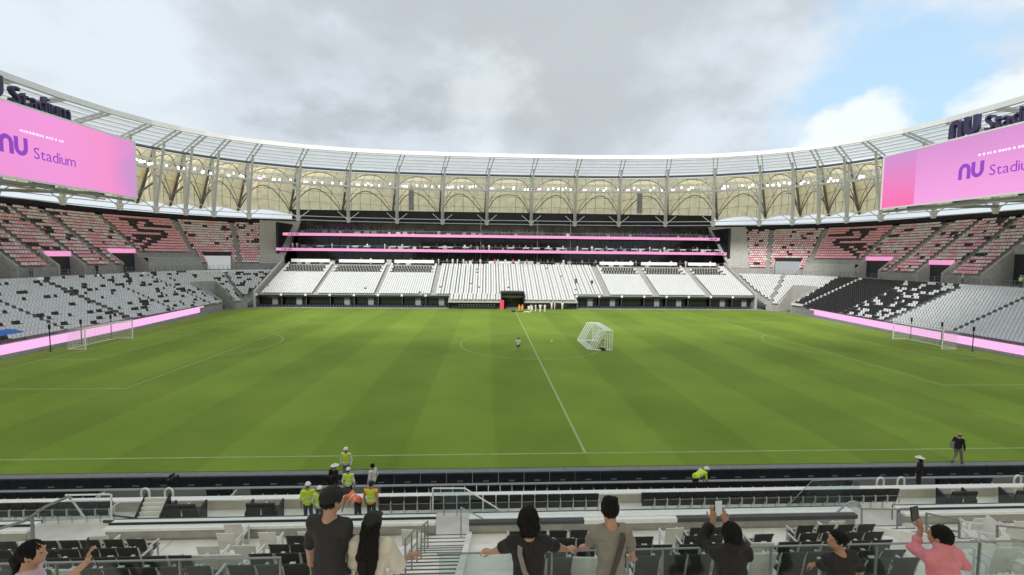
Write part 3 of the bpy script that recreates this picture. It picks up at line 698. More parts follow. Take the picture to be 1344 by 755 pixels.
for lv, z0, yr in ((0, 8.85, 56.0), (1, 12.45, 59.0), (2, 16.2, 60.0)):      # guard rails and loose furniture on the open decks
    x = -53.0
    while x < 52.5:
        w = random.uniform(1.6, 2.6); g = G(); g.bar((x,yr,z0),(x,yr,z0+1.05),.05); g.bar((x,yr,z0+1.05),(x+w,yr,z0+1.05),.05); g.obj('deck_rail', 'steel_grey', FS, FO)
        if random.random() < .45:
            a = x+random.uniform(0, .8); h_ = random.uniform(.7, 1.3); yy = yr+random.uniform(1.2, 2.6); g = G(); g.box(a, a+random.uniform(.4, 1.4), yy, yy+.5, z0+.01, z0+h_); g.obj('cabinet', random.choice(('seat_silver', 'door_grey', 'steel_grey', 'wall_beige')), FS, FO)
        x += w
g = G(); g.box(-5.5, 6.0, 60.5, 61.2, 8.86, 9.95); g.obj('bar_counter', 'white_plastic', FS, FO)
g = G(); g.box(-6.5, 9.0, 55.6, 55.66, 8.2, 9.4); g.obj('centre_glass', 'galv', FS, FO)
for x in (-7.5, 7.0, 15.5): g = G(); g.bar((x,60.6,8.8),(x,60.6,20),.09); g.obj('slim_column', 'steel_grey', FS, FO)

# ------------------------------------------------------------------ scoreboards
def screen_mat(name, stops, axis, o0, o1):
    m = bpy.data.materials.new(name); m.use_nodes = True; nt = m.node_tree; N = nt.nodes; L = nt.links
    b = N['Principled BSDF']; b.inputs['Base Color'].default_value = (.05,.03,.05,1); b.inputs['Roughness'].default_value = .5
    g = N.new('ShaderNodeNewGeometry'); sp = N.new('ShaderNodeSeparateXYZ'); L.new(g.outputs['Position'], sp.inputs[0])
    mr = N.new('ShaderNodeMapRange'); mr.inputs[1].default_value = o0; mr.inputs[2].default_value = o1; L.new(sp.outputs[axis], mr.inputs[0])
    n = N.new('ShaderNodeTexNoise'); n.inputs['Scale'].default_value = .16; n.inputs['Detail'].default_value = 1; L.new(g.outputs['Position'], n.inputs['Vector'])
    ad = N.new('ShaderNodeMath'); ad.operation = 'MULTIPLY_ADD'; L.new(n.outputs['Fac'], ad.inputs[0]); ad.inputs[1].default_value = .22; 
    sb_ = N.new('ShaderNodeMath'); sb_.operation = 'SUBTRACT'; L.new(mr.outputs[0], sb_.inputs[0]); sb_.inputs[1].default_value = .11; L.new(sb_.outputs[0], ad.inputs[2])
    r = N.new('ShaderNodeValToRGB')
    while len(r.color_ramp.elements) < len(stops): r.color_ramp.elements.new(.5)
    for e, (p, c) in zip(r.color_ramp.elements, stops): e.position = p; e.color = (*c, 1)
    L.new(ad.outputs[0], r.inputs[0]); L.new(r.outputs[0], b.inputs['Emission Color']); b.inputs['Emission Strength'].default_value = .52; M[name] = m
screen_mat('screen_left', [(0, (.70,.24,.55)), (.55, (.78,.27,.62)), (.84, (.80,.25,.54)), (.92, (.70,.24,.54)), (1, (.54,.25,.54))], 1, -12, 22.5)
screen_mat('screen_right', [(0, (.82,.32,.68)), (.5, (.72,.28,.62)), (1, (.58,.24,.54))], 2, 20.5, 29.5)
screen_mat('screen_end', [(0, (.86,.13,.38)), (.45, (.74,.18,.45)), (1, (.52,.24,.55))], 2, 20.5, 29.5)
def text_mesh(ch, size):
    cu = bpy.data.curves.new('t', 'FONT'); cu.body = ch; cu.size = size; cu.extrude = 0; cu.resolution_u = 3
    o = bpy.data.objects.new('t', cu); COL.objects.link(o); dg = bpy.context.evaluated_depsgraph_get(); ev = o.evaluated_get(dg); me = ev.to_mesh()
    V = [tuple(v.co) for v in me.vertices]; F = [tuple(p.vertices) for p in me.polygons]; ev.to_mesh_clear(); bpy.data.objects.remove(o); bpy.data.curves.remove(cu)
    return V, F
def poly_stroke(pts, w):       # flat ribbon of width w along pts (2D)
    V = []; F = []
    for i, (x, y) in enumerate(pts):
        a = pts[max(i-1,0)]; b = pts[min(i+1,len(pts)-1)]; d = Vector((b[0]-a[0], b[1]-a[1])).normalized(); V += [(x-d.y*w/2, y+d.x*w/2, 0), (x+d.y*w/2, y-d.x*w/2, 0)]
    for i in range(len(pts)-1): F.append((2*i, 2*i+1, 2*i+3, 2*i+2))
    return V, F
def nu_glyph(ch, h):           # the rounded n and u of the sign
    w = h*.78; st_ = h*.24; P = [(-w/2+st_/2, 0)]
    for i in range(11): a = math.pi-math.pi*i/10; P.append(((w/2-st_/2)*math.cos(a), h*.55+(h*.45-st_/2)*math.sin(a)))
    P.append((w/2-st_/2, 0))
    if ch == 'u': P = [(-x, h-y) for x, y in P]
    return poly_stroke(P, st_)
def glyphs(h, tx=1.02):                 # (ch, V, F, x) with x advancing
    out = []; x = 0
    for ch in 'nu': V, F = nu_glyph(ch, h); out.append((ch, V, F, x+h*.39)); x += h*.90
    x += h*.30; sz = h*tx
    for ch in 'Stadium':
        V, F = text_mesh(ch, sz); xm = min(v[0] for v in V); xM = max(v[0] for v in V); out.append((ch, V, F, x-xm)); x += (xM-xm)+h*.055
    return out, x
def place_glyph(V, F, mapper, depth):
    from_ = [mapper(vx, vy, 0) for vx, vy, _ in V]
    if depth <= 0: return G().add(from_, F)
    back = [mapper(vx, vy, depth) for vx, vy, _ in V]; n = len(V); g = G(); g.add(from_+back, list(F)+[tuple(i+n for i in reversed(f)) for f in F])
    from collections import Counter
    ec = Counter()
    for f in F:
        for i in range(len(f)): ec[tuple(sorted((f[i], f[(i+1)%len(f)])))] += 1
    for (a, b), c in ec.items():
        if c == 1: g.add([from_[a], from_[b], back[b], back[a]], [(0,1,2,3)])
    return g
def scoreboard(sx):
    X = sx*64.5; ya, yb, za, zb = -12.0, (22.3 if sx < 0 else 21.0), 20.55, 29.5
    sb = thing('scoreboard', ('giant pink video screen above the stand with black-flecked white lower seats' if sx < 0 else 'giant pink video screen above the stand with the solid black seat block'), 'screen', (X, 9, za))
    O = (X, 9, za); inn = -sx
    g = G(); g.box(min(X, X+sx*.9), max(X, X+sx*.9), ya, yb, za, zb); g.obj('cabinet', 'steel_dark', sb, O)
    fx = X+inn*.05
    g = G(); x_ = sorted((X+inn*.02, X+inn*.10))
    for (a, b, c, d) in ((ya-.25,yb+.25,zb,zb+.25),(ya-.25,yb+.25,za-.25,za),(ya-.25,ya,za,zb),(yb,yb+.25,za,zb)): g.box(*x_, a, b, c, d)
    g.obj('frame', 'steel_white', sb, O)
    if sx < 0: g = G(); g.quad((fx,ya,za),(fx,yb,za),(fx,yb,zb),(fx,ya,zb)); g.obj('screen', 'screen_left', sb, O)
    else:
        ym = 14.6; g = G(); g.quad((fx,ya,za),(fx,ym,za),(fx,ym,zb),(fx,ya,zb)); g.obj('screen', 'screen_right', sb, O)
        g = G(); g.quad((fx,ym,za),(fx,yb,za),(fx,yb,zb),(fx,ym,zb)); g.obj('screen', 'screen_end', sb, O)
    # words on the screen: along +y on the left board, along -y on the right board, as read from the pitch
    lx = X+inn*.07; dirn = 1 if sx < 0 else -1
    gl, wid = glyphs(2.55); y0 = .3 if sx < 0 else 7.3; zb0 = 23.35
    sc = 10.6/wid
    for i, (ch, V, F, x) in enumerate(gl):
        s_ = sc*(1.12 if ch in 'nu' and i < 2 else 1.0); g = place_glyph(V, F, lambda a, b, d, x=x, s_=s_: (lx, y0+dirn*(x*sc+a*s_), zb0+b*s_), 0); g.obj('screen_letter', 'screen_purple', sb, O)
    g = G(); t = 0
    while t < 6.2: w = random.uniform(.2, .4); a, b = sorted((y0+dirn*(2.6+t), y0+dirn*(2.6+t+w))); g.quad((lx,a,26.35),(lx,b,26.35),(lx,b,26.65),(lx,a,26.65)); t += w+random.choice((.1, .12, .3))
    g.obj('screen_caption', 'screen_white', sb, O)
    # arms that carry the board
    y = ya+3
    while y < yb:
        g = G(); g.bar((X+sx*.5,y,za-.2),(X+sx*16.5,y,za+.1),.45,.45); g.obj('arm', 'steel_grey', sb, O); y += 8.4
    g = G(); g.bar((X+sx*.4,ya,za-.65),(X+sx*.4,yb,za-.65),.35,.35); g.obj('lower_rail', 'steel_grey', sb, O); g = G(); g.bar((X+sx*5,ya,za-.45),(X+sx*5,yb,za-.45),.25,.25); g.obj('rear_rail', 'steel_white', sb, O)
    # raised letters standing on the board
    sg = thing('roof_sign', ('raised dark navy letters on top of the screen over the black-flecked white seats' if sx < 0 else 'raised dark navy letters on top of the screen over the solid black seat block'), 'sign', (X+sx*.3, 9, zb+.25))
    gl, wid = glyphs(1.0, 1.12); SY = (-2.8, 10.8) if sx < 0 else (9.6, -4.0)
    sc = abs(SY[1]-SY[0])/wid; Ox = (X+sx*.3, 9, zb+.25)
    for i, (ch, V, F, x) in enumerate(gl):
        hz = 2.75/(sc*.86)
        g = place_glyph(V, F, lambda a, b, d, x=x: (X-inn*.1+sx*d, SY[0]+dirn*(x+a)*sc, zb+.27+b*sc*.86*hz), .7); g.obj('letter', 'letter_navy', sg, Ox)
    g = G(); a, b = sorted(SY); g.box(*sorted((X+sx*.1, X+sx*.75)), a, b, zb+.12, zb+.27); g.obj('base_rail', 'letter_navy', sg, Ox)
scoreboard(-1); scoreboard(1)

# ------------------------------------------------------------------ pink advertising boards at both ends
def adboards(sx):
    ab = thing('advertising_board', 'long glowing pink advertising board in front of the black-flecked white seats' if sx < 0 else 'long glowing pink advertising board in front of the black seat block', 'advertising board', (sx*57, 8, 0))
    O = (sx*57, 8, 0); ys = [-16, -8, 0, 8, 15.5, 23, 30]; xb = lambda y: sx*(56.9+max(0, (y-5))*.068)
    for a, b in zip(ys[:-1], ys[1:]):
        xa, xb_ = xb(a), xb(b); g = G(); n = 1
        g.hexa([(xa,a+.01,.42),(xa+sx*.25,a+.01,.42),(xb_+sx*.25,b-.01,.42),(xb_,b-.01,.42)], [(xa,a+.01,1.42),(xa+sx*.25,a+.01,1.42),(xb_+sx*.25,b-.01,1.42),(xb_,b-.01,1.42)]); g.obj('led_panel', 'led_pink', ab, O)
        g = G(); g.hexa([(xa+sx*.02,a,0),(xa+sx*.3,a,0),(xb_+sx*.3,b,0),(xb_+sx*.02,b,0)], [(xa+sx*.02,a,.41),(xa+sx*.3,a,.41),(xb_+sx*.3,b,.41),(xb_+sx*.02,b,.41)]); g.obj('plinth', 'concrete_wall', ab, O)
    g = G(); a, b = 30.02, 31.4; g.box(*sorted((xb(a), xb(a)+sx*.3)), a, b, 0, 1.25); g.obj('end_cap', 'concrete_wall', ab, O)
adboards(-1); adboards(1)

# ------------------------------------------------------------------ goals
def goal(sx):
    go = thing('football_goal', 'full size white football goal before the black-flecked white seats' if sx < 0 else 'full size white football goal before the plain silver seat rows', 'goal', (sx*52.5, 0, 0))
    X = lambda d: sx*d; D = 2.0
    for y in (-3.66, 3.66): g = G(); g.tube([(0,y,0),(0,y,2.44)], .075, 10); g.obj('post', 'steel_white', go)
    g = G(); g.tube([(0,-3.72,2.44),(0,3.72,2.44)], .075, 10); g.obj('crossbar', 'steel_white', go)
    g = G(); g.tube([(0,-3.66,.05),(X(D),-3.66,.05),(X(D),3.66,.05),(0,3.66,.05)], .05, 8); g.obj('ground_bar', 'steel_white', go)
    g = G(); st_ = .012
    n = 24
    for i in range(n+1): y = -3.66+7.32*i/n; g.tube([(0,y,2.42),(X(D),y,2.3),(X(D),y,.08)], st_, 3, False)
    for i in range(1, 8): z = 2.3*i/8; g.tube([(0,-3.66,z),(X(D),-3.66,z),(X(D),3.66,z),(0,3.66,z)], st_, 3, False)
    for i in range(1, 7): x = D*i/7; g.tube([(X(x),-3.66,.05),(X(x),-3.66,2.36),(X(x),3.66,2.36),(X(x),3.66,.05)], st_, 3, False)
    g.obj('net', 'steel_white', go)
    for y, lab in ((-4.75, 'outer'), (-.6, 'mid'), (4.0, 'far')):
        w = {'outer': 'standing clear of the goal', 'mid': 'behind the middle of the goal', 'far': 'beside the farther goal post'}[lab]
        p = thing('net_pole', f'slim black net pole {w}, ' + ('black-flecked white seats behind' if sx < 0 else 'plain silver seats behind'), 'pole', (sx*55.45, y, 0))
        g = G(); g.tube([(0,0,0),(0,0,3.1)], .05, 8); g.obj('shaft', 'black', p); g = G(); g.box(-.09,.09,-.09,.09,2.55,3.1); g.obj('pulley_box', 'black', p); g = G(); g.lathe([(.16,0),(.16,.05),(.06,.08)], n=10); g.obj('foot', 'black', p)
goal(-1); goal(1)
# training goals pushed together on the pitch
def training_goals():
    base = atz(803, 460, 0); far_ = atz(786, 447.5, 0); W = math.hypot(far_.x-base.x, far_.y-base.y); ang = math.atan2(far_.y-base.y, far_.x-base.x)-math.pi/2
    for i in range(4):
        o = thing('training_goal', ['white training goal at the open front of the nest of training goals', 'white training goal second in the nest of training goals', 'white training goal third in the nest of training goals', 'white training goal at the closed rear of the nest of training goals'][i], 'goal', (base.x-.26*i, base.y+.10*i, 0), ang)
        D, Hh, T = 2.1, 2.45, .8; r = .06
        for nm, P in (('post', [(0,0,0),(0,0,Hh)]), ('post', [(0,W,0),(0,W,Hh)]), ('crossbar', [(0,0,Hh),(0,W,Hh)]), ('ground_frame', [(0,0,.06),(-D,0,.06),(-D,W,.06),(0,W,.06)]),
                      ('side_frame', [(0,0,Hh),(-T,0,Hh),(-D,0,.06)]), ('side_frame', [(0,W,Hh),(-T,W,Hh),(-D,W,.06)])):
            g = G(); g.tube(P, r, 6); g.obj(nm, 'goal_white', o)
        g = G(); nw = .008 if i in (0, 3) else .004
        for j in range(1, 8): y = W*j/8; g.tube([(0,y,Hh),(-T,y,Hh-.12),(-D,y,.06)], nw, 3, False)
        for j in range(1, 5): z = Hh*j/5; xx = -D+(D-T)*z/Hh; g.tube([(0,0,z),(xx,0,z),(xx,W,z),(0,W,z)], nw, 3, False)
        g.obj('net', 'goal_white', o)
        g = G(); g.box(-1.3+.2*i,-.8+.2*i,-.15,.2,0,.22); g.obj('sandbag', 'black', o)
mat('goal_white', (.85,.86,.82), .5)
training_goals()

# ------------------------------------------------------------------ near stand: terraces, ledges, rails
def proj(P):
    d = Vector(P)-CAM; z = d.dot(cF); return (IW/2+FPX*d.dot(cR)/z, IH/2-FPX*d.dot(cU)/z)
def x_at(u, y, z):           # world x on the line (y, z) that is seen at pixel column u
    x = 0.0
    for _ in range(6):
        v = proj((x, y, z))[1]; x = aty(u, v, y).x
    return x
NX0, NX1 = -44.0, 34.0
NS_ = thing('near_stand', 'near grandstand of pale concrete terraces with white capped walls', 'grandstand', (-6, -46, 0)); NO = (-6, -46, 0)
LV = [(-44.85, 1.87), (-46.4, 2.47), (-47.7, 3.10), (-49.1, 3.77), (-50.5, 4.45), (-51.9, 5.10), (-53.2, 5.75), (-54.5, 6.40)]   # front edge y, floor z
AIS = [(-20.8, -18.6), (-7.85, -6.4), (7.6, 9.3)]
PF_Y, PF_Z = -55.35, 7.49
def nobox(name, m, *b): g = G(); g.box(*b); return g.obj(name, m, NS_, NO)
edges = sorted([NX0, NX1]+[q for a in AIS for q in a]); SPANS = [(NX0, -20.8), (-18.6, -7.85), (-6.4, 7.6), (9.3, NX1)]
for i, (y, z) in enumerate(LV):
    yb = LV[i+1][0] if i+1 < len(LV) else PF_Y
    for a, b in SPANS:
        nobox('terrace_step', 'concrete_pale', a, b, yb, y-(.003 if i else .0), z-1.2, z)
    for a, b in AIS:          # stairs in the aisles, three treads to each terrace
        zn = LV[i+1][1] if i+1 < len(LV) else z+.65; n = 3
        for j in range(n):
            ya, yb2 = y+(yb-y)*j/n, y+(yb-y)*(j+1)/n; zz = z+(zn-z)*j/n
            nobox('stair_tread', 'concrete_pale', a+.004, b-.004, yb2, ya-.003, zz-1.1, zz)
            nobox('tread_nosing', 'steel_dark', a+.05, b-.05, ya-.05, ya-.01, zz+.002, zz+.008)
for i, (y, z) in enumerate(LV[:6]):          # saw joints across the terraces
    yb = LV[i+1][0]
    for a, b in SPANS:
        x = a+2.4
        while x < b-1:
            if -32 < x < 22: nobox('saw_joint', 'concrete_dark', x, x+.018, yb+.01, y-.02, z+.001, z+.004)
            x += 3.05
nobox('viewing_floor', 'concrete_pale', NX0, NX1, -61.5, PF_Y, 5.5, PF_Z)
for i in range(16): nobox('upper_step', 'concrete', NX0, NX1, -61.5-1.0*(i+1), -61.5-1.0*i-.003, 6.5+.65*i, 8.2+.65*(i+1))
nobox('upper_front', 'concrete_pale', NX0, NX1, -61.52, -61.4, 7.4, 8.9)
# row B floor, its front wall with white cap, row A floor, front parapet
nobox('row_floor', 'concrete_pale', NX0, NX1, -44.22, -41.953, 0.4, 1.30)
nobox('capped_wall', 'wall_beige', NX0, NX1, -41.95, -41.72, 0.0, 1.68); nobox('wall_cap', 'steel_white', NX0, NX1, -42.0, -41.69, 1.683, 1.735)
nobox('front_floor', 'concrete', NX0, NX1, -41.717, -39.9, 0.0, 0.80)
nobox('front_parapet', 'steel_grey', NX0, NX1, -39.897, -39.7, -.02, 1.12)
nobox('moat_floor', 'concrete_dark', NX0, NX1, -39.69, -37.2, -.015, -.008)
for x in (-29.5, -23.3, -16.9, -12.05, -10.5, 1.8, 14.6, 22):       # joints of the beige wall
    nobox('wall_joint', 'concrete_dark', x, x+.03, -41.962, -41.951, 1.31, 1.67)
LEDGE = [(NX0, -20.8), (-18.4, -7.5), (-6.35, 7.55), (9.35, NX1)]
for k, (a, b) in enumerate(LEDGE):
    nobox('ledge_wall', 'concrete_wall', a, b, -44.80, -44.60, 1.2, 2.22)
    for j in range(int((b-a)/3.3)): nobox('panel_joint', 'concrete_dark', a+3.3*(j+1), a+3.3*(j+1)+.02, -44.806, -44.801, 1.9, 2.21)
    if k == 2:
        nobox('ledge_nosing', 'steel_dark', a, -2.35, -44.90, -44.72, 2.19, 2.31); nobox('ledge_nosing', 'steel_dark', .95, b, -44.90, -44.72, 2.163, 2.31); nobox('ledge_nosing', 'steel_white', -2.347, .947, -44.90, -44.72, 2.163, 2.31)
        nobox('ledge_top', 'steel_white', a, b, -44.717, -44.36, 2.223, 2.335)
    else:
        nobox('ledge_nosing', 'steel_white', a, b, -44.90, -44.66, 2.223, 2.31); nobox('glass_shoe', 'black', a, b, -44.655, -44.60, 2.223, 2.37); nobox('ledge_top', 'steel_white', a, b, -44.597, -44.36, 2.223, 2.335)
    nobox('ledge_trim', 'black', a, b, -44.357, -44.31, 2.24, 2.345)
    x = a+.03
    while x < b-.5:
        w = min(1.75, b-x-.03); nobox('glass_pane', 'glass_clear', x, x+w, -44.638, -44.622, 2.362, 2.80); x += w+.03
# white side stringers beside the aisles
for a, b in AIS:
    for x in (a-.16, b+.003):
        g = G(); g.hexa([(x,-44.84,1.2),(x+.155,-44.84,1.2),(x+.155,-51.9,1.2),(x,-51.9,1.2)], [(x,-44.84,1.95),(x+.155,-44.84,1.95),(x+.155,-51.9,5.22),(x,-51.9,5.22)]); g.obj('stringer', 'concrete_pale', NS_, NO)
# glass balustrade in front of the viewing floor
RY, RZ2 = -55.62, 8.24
bal = thing('glass_balustrade', 'glass balustrade with slim grey top rail in front of the standing spectators', 'balustrade', (-6, RY, PF_Z)); BO = (-6, RY, PF_Z)
for a, b in ((-40, -7.95), (-6.30, 7.5), (9.4, 30)):
    g = G(); g.bar((a,RY,RZ2),(b,RY,RZ2),.022,.012); g.obj('top_rail', 'steel_grey', bal, BO); x = a+.02
    while x < b-.1:
        w = min(1.22, b-x-.02); g = G(); g.box(x, x+w, RY-.008, RY+.008, PF_Z+.06, RZ2-.010); g.obj('glass_pane', 'glass_rail', bal, BO)
        g = G(); g.box(x+w+.003, x+w+.017, RY-.015, RY+.015, PF_Z, RZ2-.016); g.obj('post', 'steel_grey', bal, BO); x += w+.02
# perimeter boards seen from behind
pb = thing('perimeter_board', 'row of dark navy board backs along the near touchline', 'advertising board', (-6, -38, 0)); PO = (-6, -38, 0)
x = -42.0
while x < 32:
    g = G(); g.box(x+.012, x+1.258, -38.03, -37.94, .06, .80); g.box(x+.03, x+1.24, -38.07, -38.03, .68, .78); g.box(x+.03, x+1.24, -38.07, -38.03, .08, .16); p = g.obj('back_panel', 'black_navy', pb, PO)
    g = G(); g.box(x+.52, x+.80, -38.10, -38.05, .40, .44); g.obj('handle', 'galv', p, PO); x += 1.27
nobox('low_wall', 'steel_dark', NX0, NX1, -39.62, -39.60, .0, 1.0)

# ------------------------------------------------------------------ seats of rows A and B, lounge chairs
def fixed_seat():
    o = thing('stadium_seat', '', 'seat', (0,0,0))
    g = G(); P = [(-.225,0,.42),(.225,0,.42),(.235,-.10,.88),(-.235,-.10,.88)]
    g.hexa([(-.225,-.02,.30),(.225,-.02,.30),(.225,.02,.30),(-.225,.02,.30)], [(-.235,-.14,.89),(.235,-.14,.89),(.235,-.105,.90),(-.235,-.105,.90)]); g.obj('backrest', 'seat_black', o)
    g = G(); g.hexa([(-.22,.02,.36),(.22,.02,.36),(.22,.10,.38),(-.22,.10,.38)], [(-.22,.06,.80),(.22,.06,.80),(.22,.12,.79),(-.22,.12,.79)]); g.obj('folded_pan', 'seat_black', o)
    g = G(); g.box(.232,.268,-.16,.34,.60,.64); g.box(.237,.263,-.16,-.10,.30,.62); g.bar((.25,.1,0),(.25,.05,.6),.05,.07); g.obj('armrest', 'reflect', o)
    g = G(); g.bar((-.2,-.135,.62),(.2,-.135,.62),.02,.03); g.obj('back_rail', 'galv', o)
    return o
proto = fixed_seat(); used = [False]
def put(proto_, flag, loc, rz, label, group):
    o = proto_ if not flag[0] else copy_tree(proto_); flag[0] = True; o.location = loc; o.rotation_euler = (0, 0, rz); o['label'] = label; o['group'] = group; return o
def fill(u0, u1, y, zf, ztop, label, group):
    xa, xb = x_at(u0, y, ztop), x_at(u1, y, ztop); n = int((xb-xa)/.505); 
    for i in range(n): put(proto, used, (xa+.25+i*.505, y, zf), 0, label, group)
LB = 'black flip seat below the white wall cap, back to the pale concrete ledge'
LA = 'black flip seat beyond the white wall cap, facing the dark board backs'
for u0, u1 in ((-60, 148), (496, 792), (842, 1188)): fill(u0, u1, -42.75, 1.30, 2.18, LB, 'seats between the white cap and the ledge')
for u0, u1 in ((-60, 142), (500, 1120)): fill(u0, u1, -40.95, .80, 1.68, LA, 'seats beyond the white wall cap')
for u0, u1 in ((272, 318), (330, 400)): fill(u0, u1, -40.95, .80, 1.68, LA, 'seats beyond the white wall cap')
for u0, u1 in ((1230, 1300),): fill(u0, u1, -40.95, .80, 1.68, LA, 'seats beyond the white wall cap')
def lounge_chair(m, fm):
    o = thing('lounge_chair', '', 'chair', (0,0,0))
    def sling(prof, w0, w1, t):
        g = G(); V = []; n = len(prof)
        for i, (y, z) in enumerate(prof):
            w = w0+(w1-w0)*i/(n-1)
            V += [(-w/2, y-t/2, z), (0, y-t/2-.012, z), (w/2, y-t/2, z), (w/2, y+t/2, z), (0, y+t/2-.012, z), (-w/2, y+t/2, z)]
        F = []
        for i in range(n-1):
            for j in range(6): F.append((i*6+j, i*6+(j+1)%6, (i+1)*6+(j+1)%6, (i+1)*6+j))
        F += [(5,4,3,2,1,0), tuple((n-1)*6+j for j in range(6))]; g.add(V, F); return g
    sling([(.005,.60),(-.015,.72),(-.045,.83),(-.085,.925)], .47, .50, .03).obj('backrest', m, o)
    sling([(.055,.30),(.035,.42),(.008,.585)], .46, .47, .03).obj('lower_back', m, o)
    g = G(); g.hexa([(-.23,.08,.38),(.23,.08,.38),(.22,.52,.40),(-.22,.52,.40)], [(-.23,.08,.43),(.23,.08,.43),(.22,.52,.45),(-.22,.52,.45)]); g.obj('seat', m, o)
    for s in (-1, 1):
        g = G(); g.tube([(s*.255,.10,.04),(s*.255,.05,.40),(s*.255,.0,.62),(s*.262,-.045,.83),(s*.265,-.09,.93)], .016, 6); g.obj('side_frame', fm, o)
        g = G(); g.box(s*.275-.025, s*.275+.025, .0, .42, .62, .655); g.bar((s*.275,.36,.03),(s*.275,.36,.62),.03,.05); g.obj('armrest', fm, o)
    g = G(); g.tube([(-.26,-.09,.93),(.26,-.09,.93)], .017, 6); g.obj('head_bar', m, o)
    g = G(); g.box(-.24,.24,.10,.42,0,.04); g.bar((0,.26,.04),(0,.26,.38),.09); g.obj('pedestal', fm, o)
    return o
mat('sling_black', (0.028, 0.027, 0.026), 0.65, var=.2, vscale=9); mat('sling_white', (0.74, 0.73, 0.68), 0.55, var=.04, vscale=5); mat('frame_pale', (0.55, 0.55, 0.52), 0.35, .2); mat('frame_white', (0.72, 0.71, 0.68), .4)
cB = lounge_chair('sling_black', 'frame_pale'); uB = [False]; cW = lounge_chair('sling_white', 'frame_white'); uW = [False]
ROWS = {1: (-46.0, 1.87), 0: (-45.5, 1.87), 2: (-47.2, 2.47), 3: (-48.6, 3.10), 4: (-50.0, 3.77), 5: (-51.4, 4.45), 6: (-52.6, 5.10)}
CH = []   # pixel column of the back, row, colour
for us, r, c in (((128,), 1, 'W'), ((-20, 8, 62, 90, 117, 148, 178), 2, 'B'), ((0, 30, 62, 88, 115, 142, 166), 3, 'B'), ((12, 40, 76, 106, 136, 168, 202, 236), 4, 'B'), ((14, 48, 115, 150, 186), 5, 'B'), ((84,), 5, 'W'),
                 ((295, 350, 402), 1, 'W'), ((305,), 0, 'W'), ((387, 412, 436, 462), 2, 'B'), ((272, 320), 3, 'W'), ((366, 392, 418, 444), 3, 'B'), ((270, 300), 4, 'W'), ((342, 377, 410, 445), 4, 'B'), ((225, 258), 5, 'B'), ((316, 353, 388, 424), 5, 'B'),
                 ((538,), 1, 'W'), ((680, 706, 733, 760), 2, 'B'), ((688, 715, 743, 770, 797), 3, 'B'), ((700, 730, 820), 4, 'B'), ((845,), 3, 'B'), ((886,), 2, 'W'), ((842, 868), 4, 'B'), ((851, 886, 920), 5, 'B'), ((770,), 5, 'W'), ((700, 735), 5, 'B'),
                 ((917, 942), 2, 'B'), ((911, 938), 3, 'B'), ((1003,), 3, 'B'), ((1002,), 4, 'W'), ((905, 935, 1036), 4, 'B'), ((1004,), 5, 'W'), ((955, 1043, 1076), 5, 'B'),
                 ((1099,), 1, 'W'), ((1058, 1085, 1111, 1138), 2, 'B'), ((1063, 1092, 1123, 1148), 3, 'B'), ((1065, 1095, 1131, 1158), 4, 'B'), ((1110, 1142, 1173), 5, 'B'), ((1120, 1157, 1190), 6, 'B'),
                 ((1290,), 1, 'W'), ((1346,), 2, 'W'), ((1325,), 5, 'W')):
    for u in us: CH.append((u, r, c))
rowname = {0: 'hard against the concrete ledge', 1: 'one row behind the ledge', 2: 'two rows behind the ledge', 3: 'three rows behind the ledge', 4: 'four rows behind the ledge', 5: 'just below the glass balustrade', 6: 'right under the glass balustrade'}
ORD = ['first', 'second', 'third', 'fourth', 'fifth', 'sixth', 'seventh', 'eighth', 'ninth', 'tenth', 'eleventh', 'twelfth', 'thirteenth', 'fourteenth', 'fifteenth', 'sixteenth']
PL = [(x_at(u, ROWS[r][0]-.09, ROWS[r][1]+.93), r, c) for u, r, c in CH]
blk_of = lambda x: 'between both flights' if -6.4 < x < 7.6 else ('before the workers' if x < -7 else 'beyond the rails')
cnt = {}
for x, r, c in sorted(PL, key=lambda q: abs(q[0]+7.1)):
    y, z = ROWS[r]; rz = R(random.uniform(-4, 4)) if c == 'W' else R(random.uniform(-1.5, 1.5)); key = (r, c, blk_of(x)); cnt[key] = cnt.get(key, 0)+1
    lab = f"{ORD[cnt[key]-1]} {'white' if c == 'W' else 'black'} lounge chair from the central stairs, {rowname[r]}, {blk_of(x)}"
    if c == 'W': put(cW, uW, (x, y, z), rz, lab, 'white lounge chairs')
    else: put(cB, uB, (x, y, z), rz, lab, 'black lounge chairs')
for u, dx, rz, z, y in ((1299, 0, 70, 3.1, -48.2), (1322, 0, 200, 4.45, -51.2), (1340, 0, -35, 3.77, -49.7)):
    o = put(cW, uW, (x_at(u, y, z+.9), y, z), R(rz), {70: 'white sling lounge chair turned sideways beyond the aisle rails', 200: 'white sling lounge chair turned to face the balustrade', -35: 'white sling lounge chair set askew beside the aisle rail'}[rz], 'white lounge chairs')
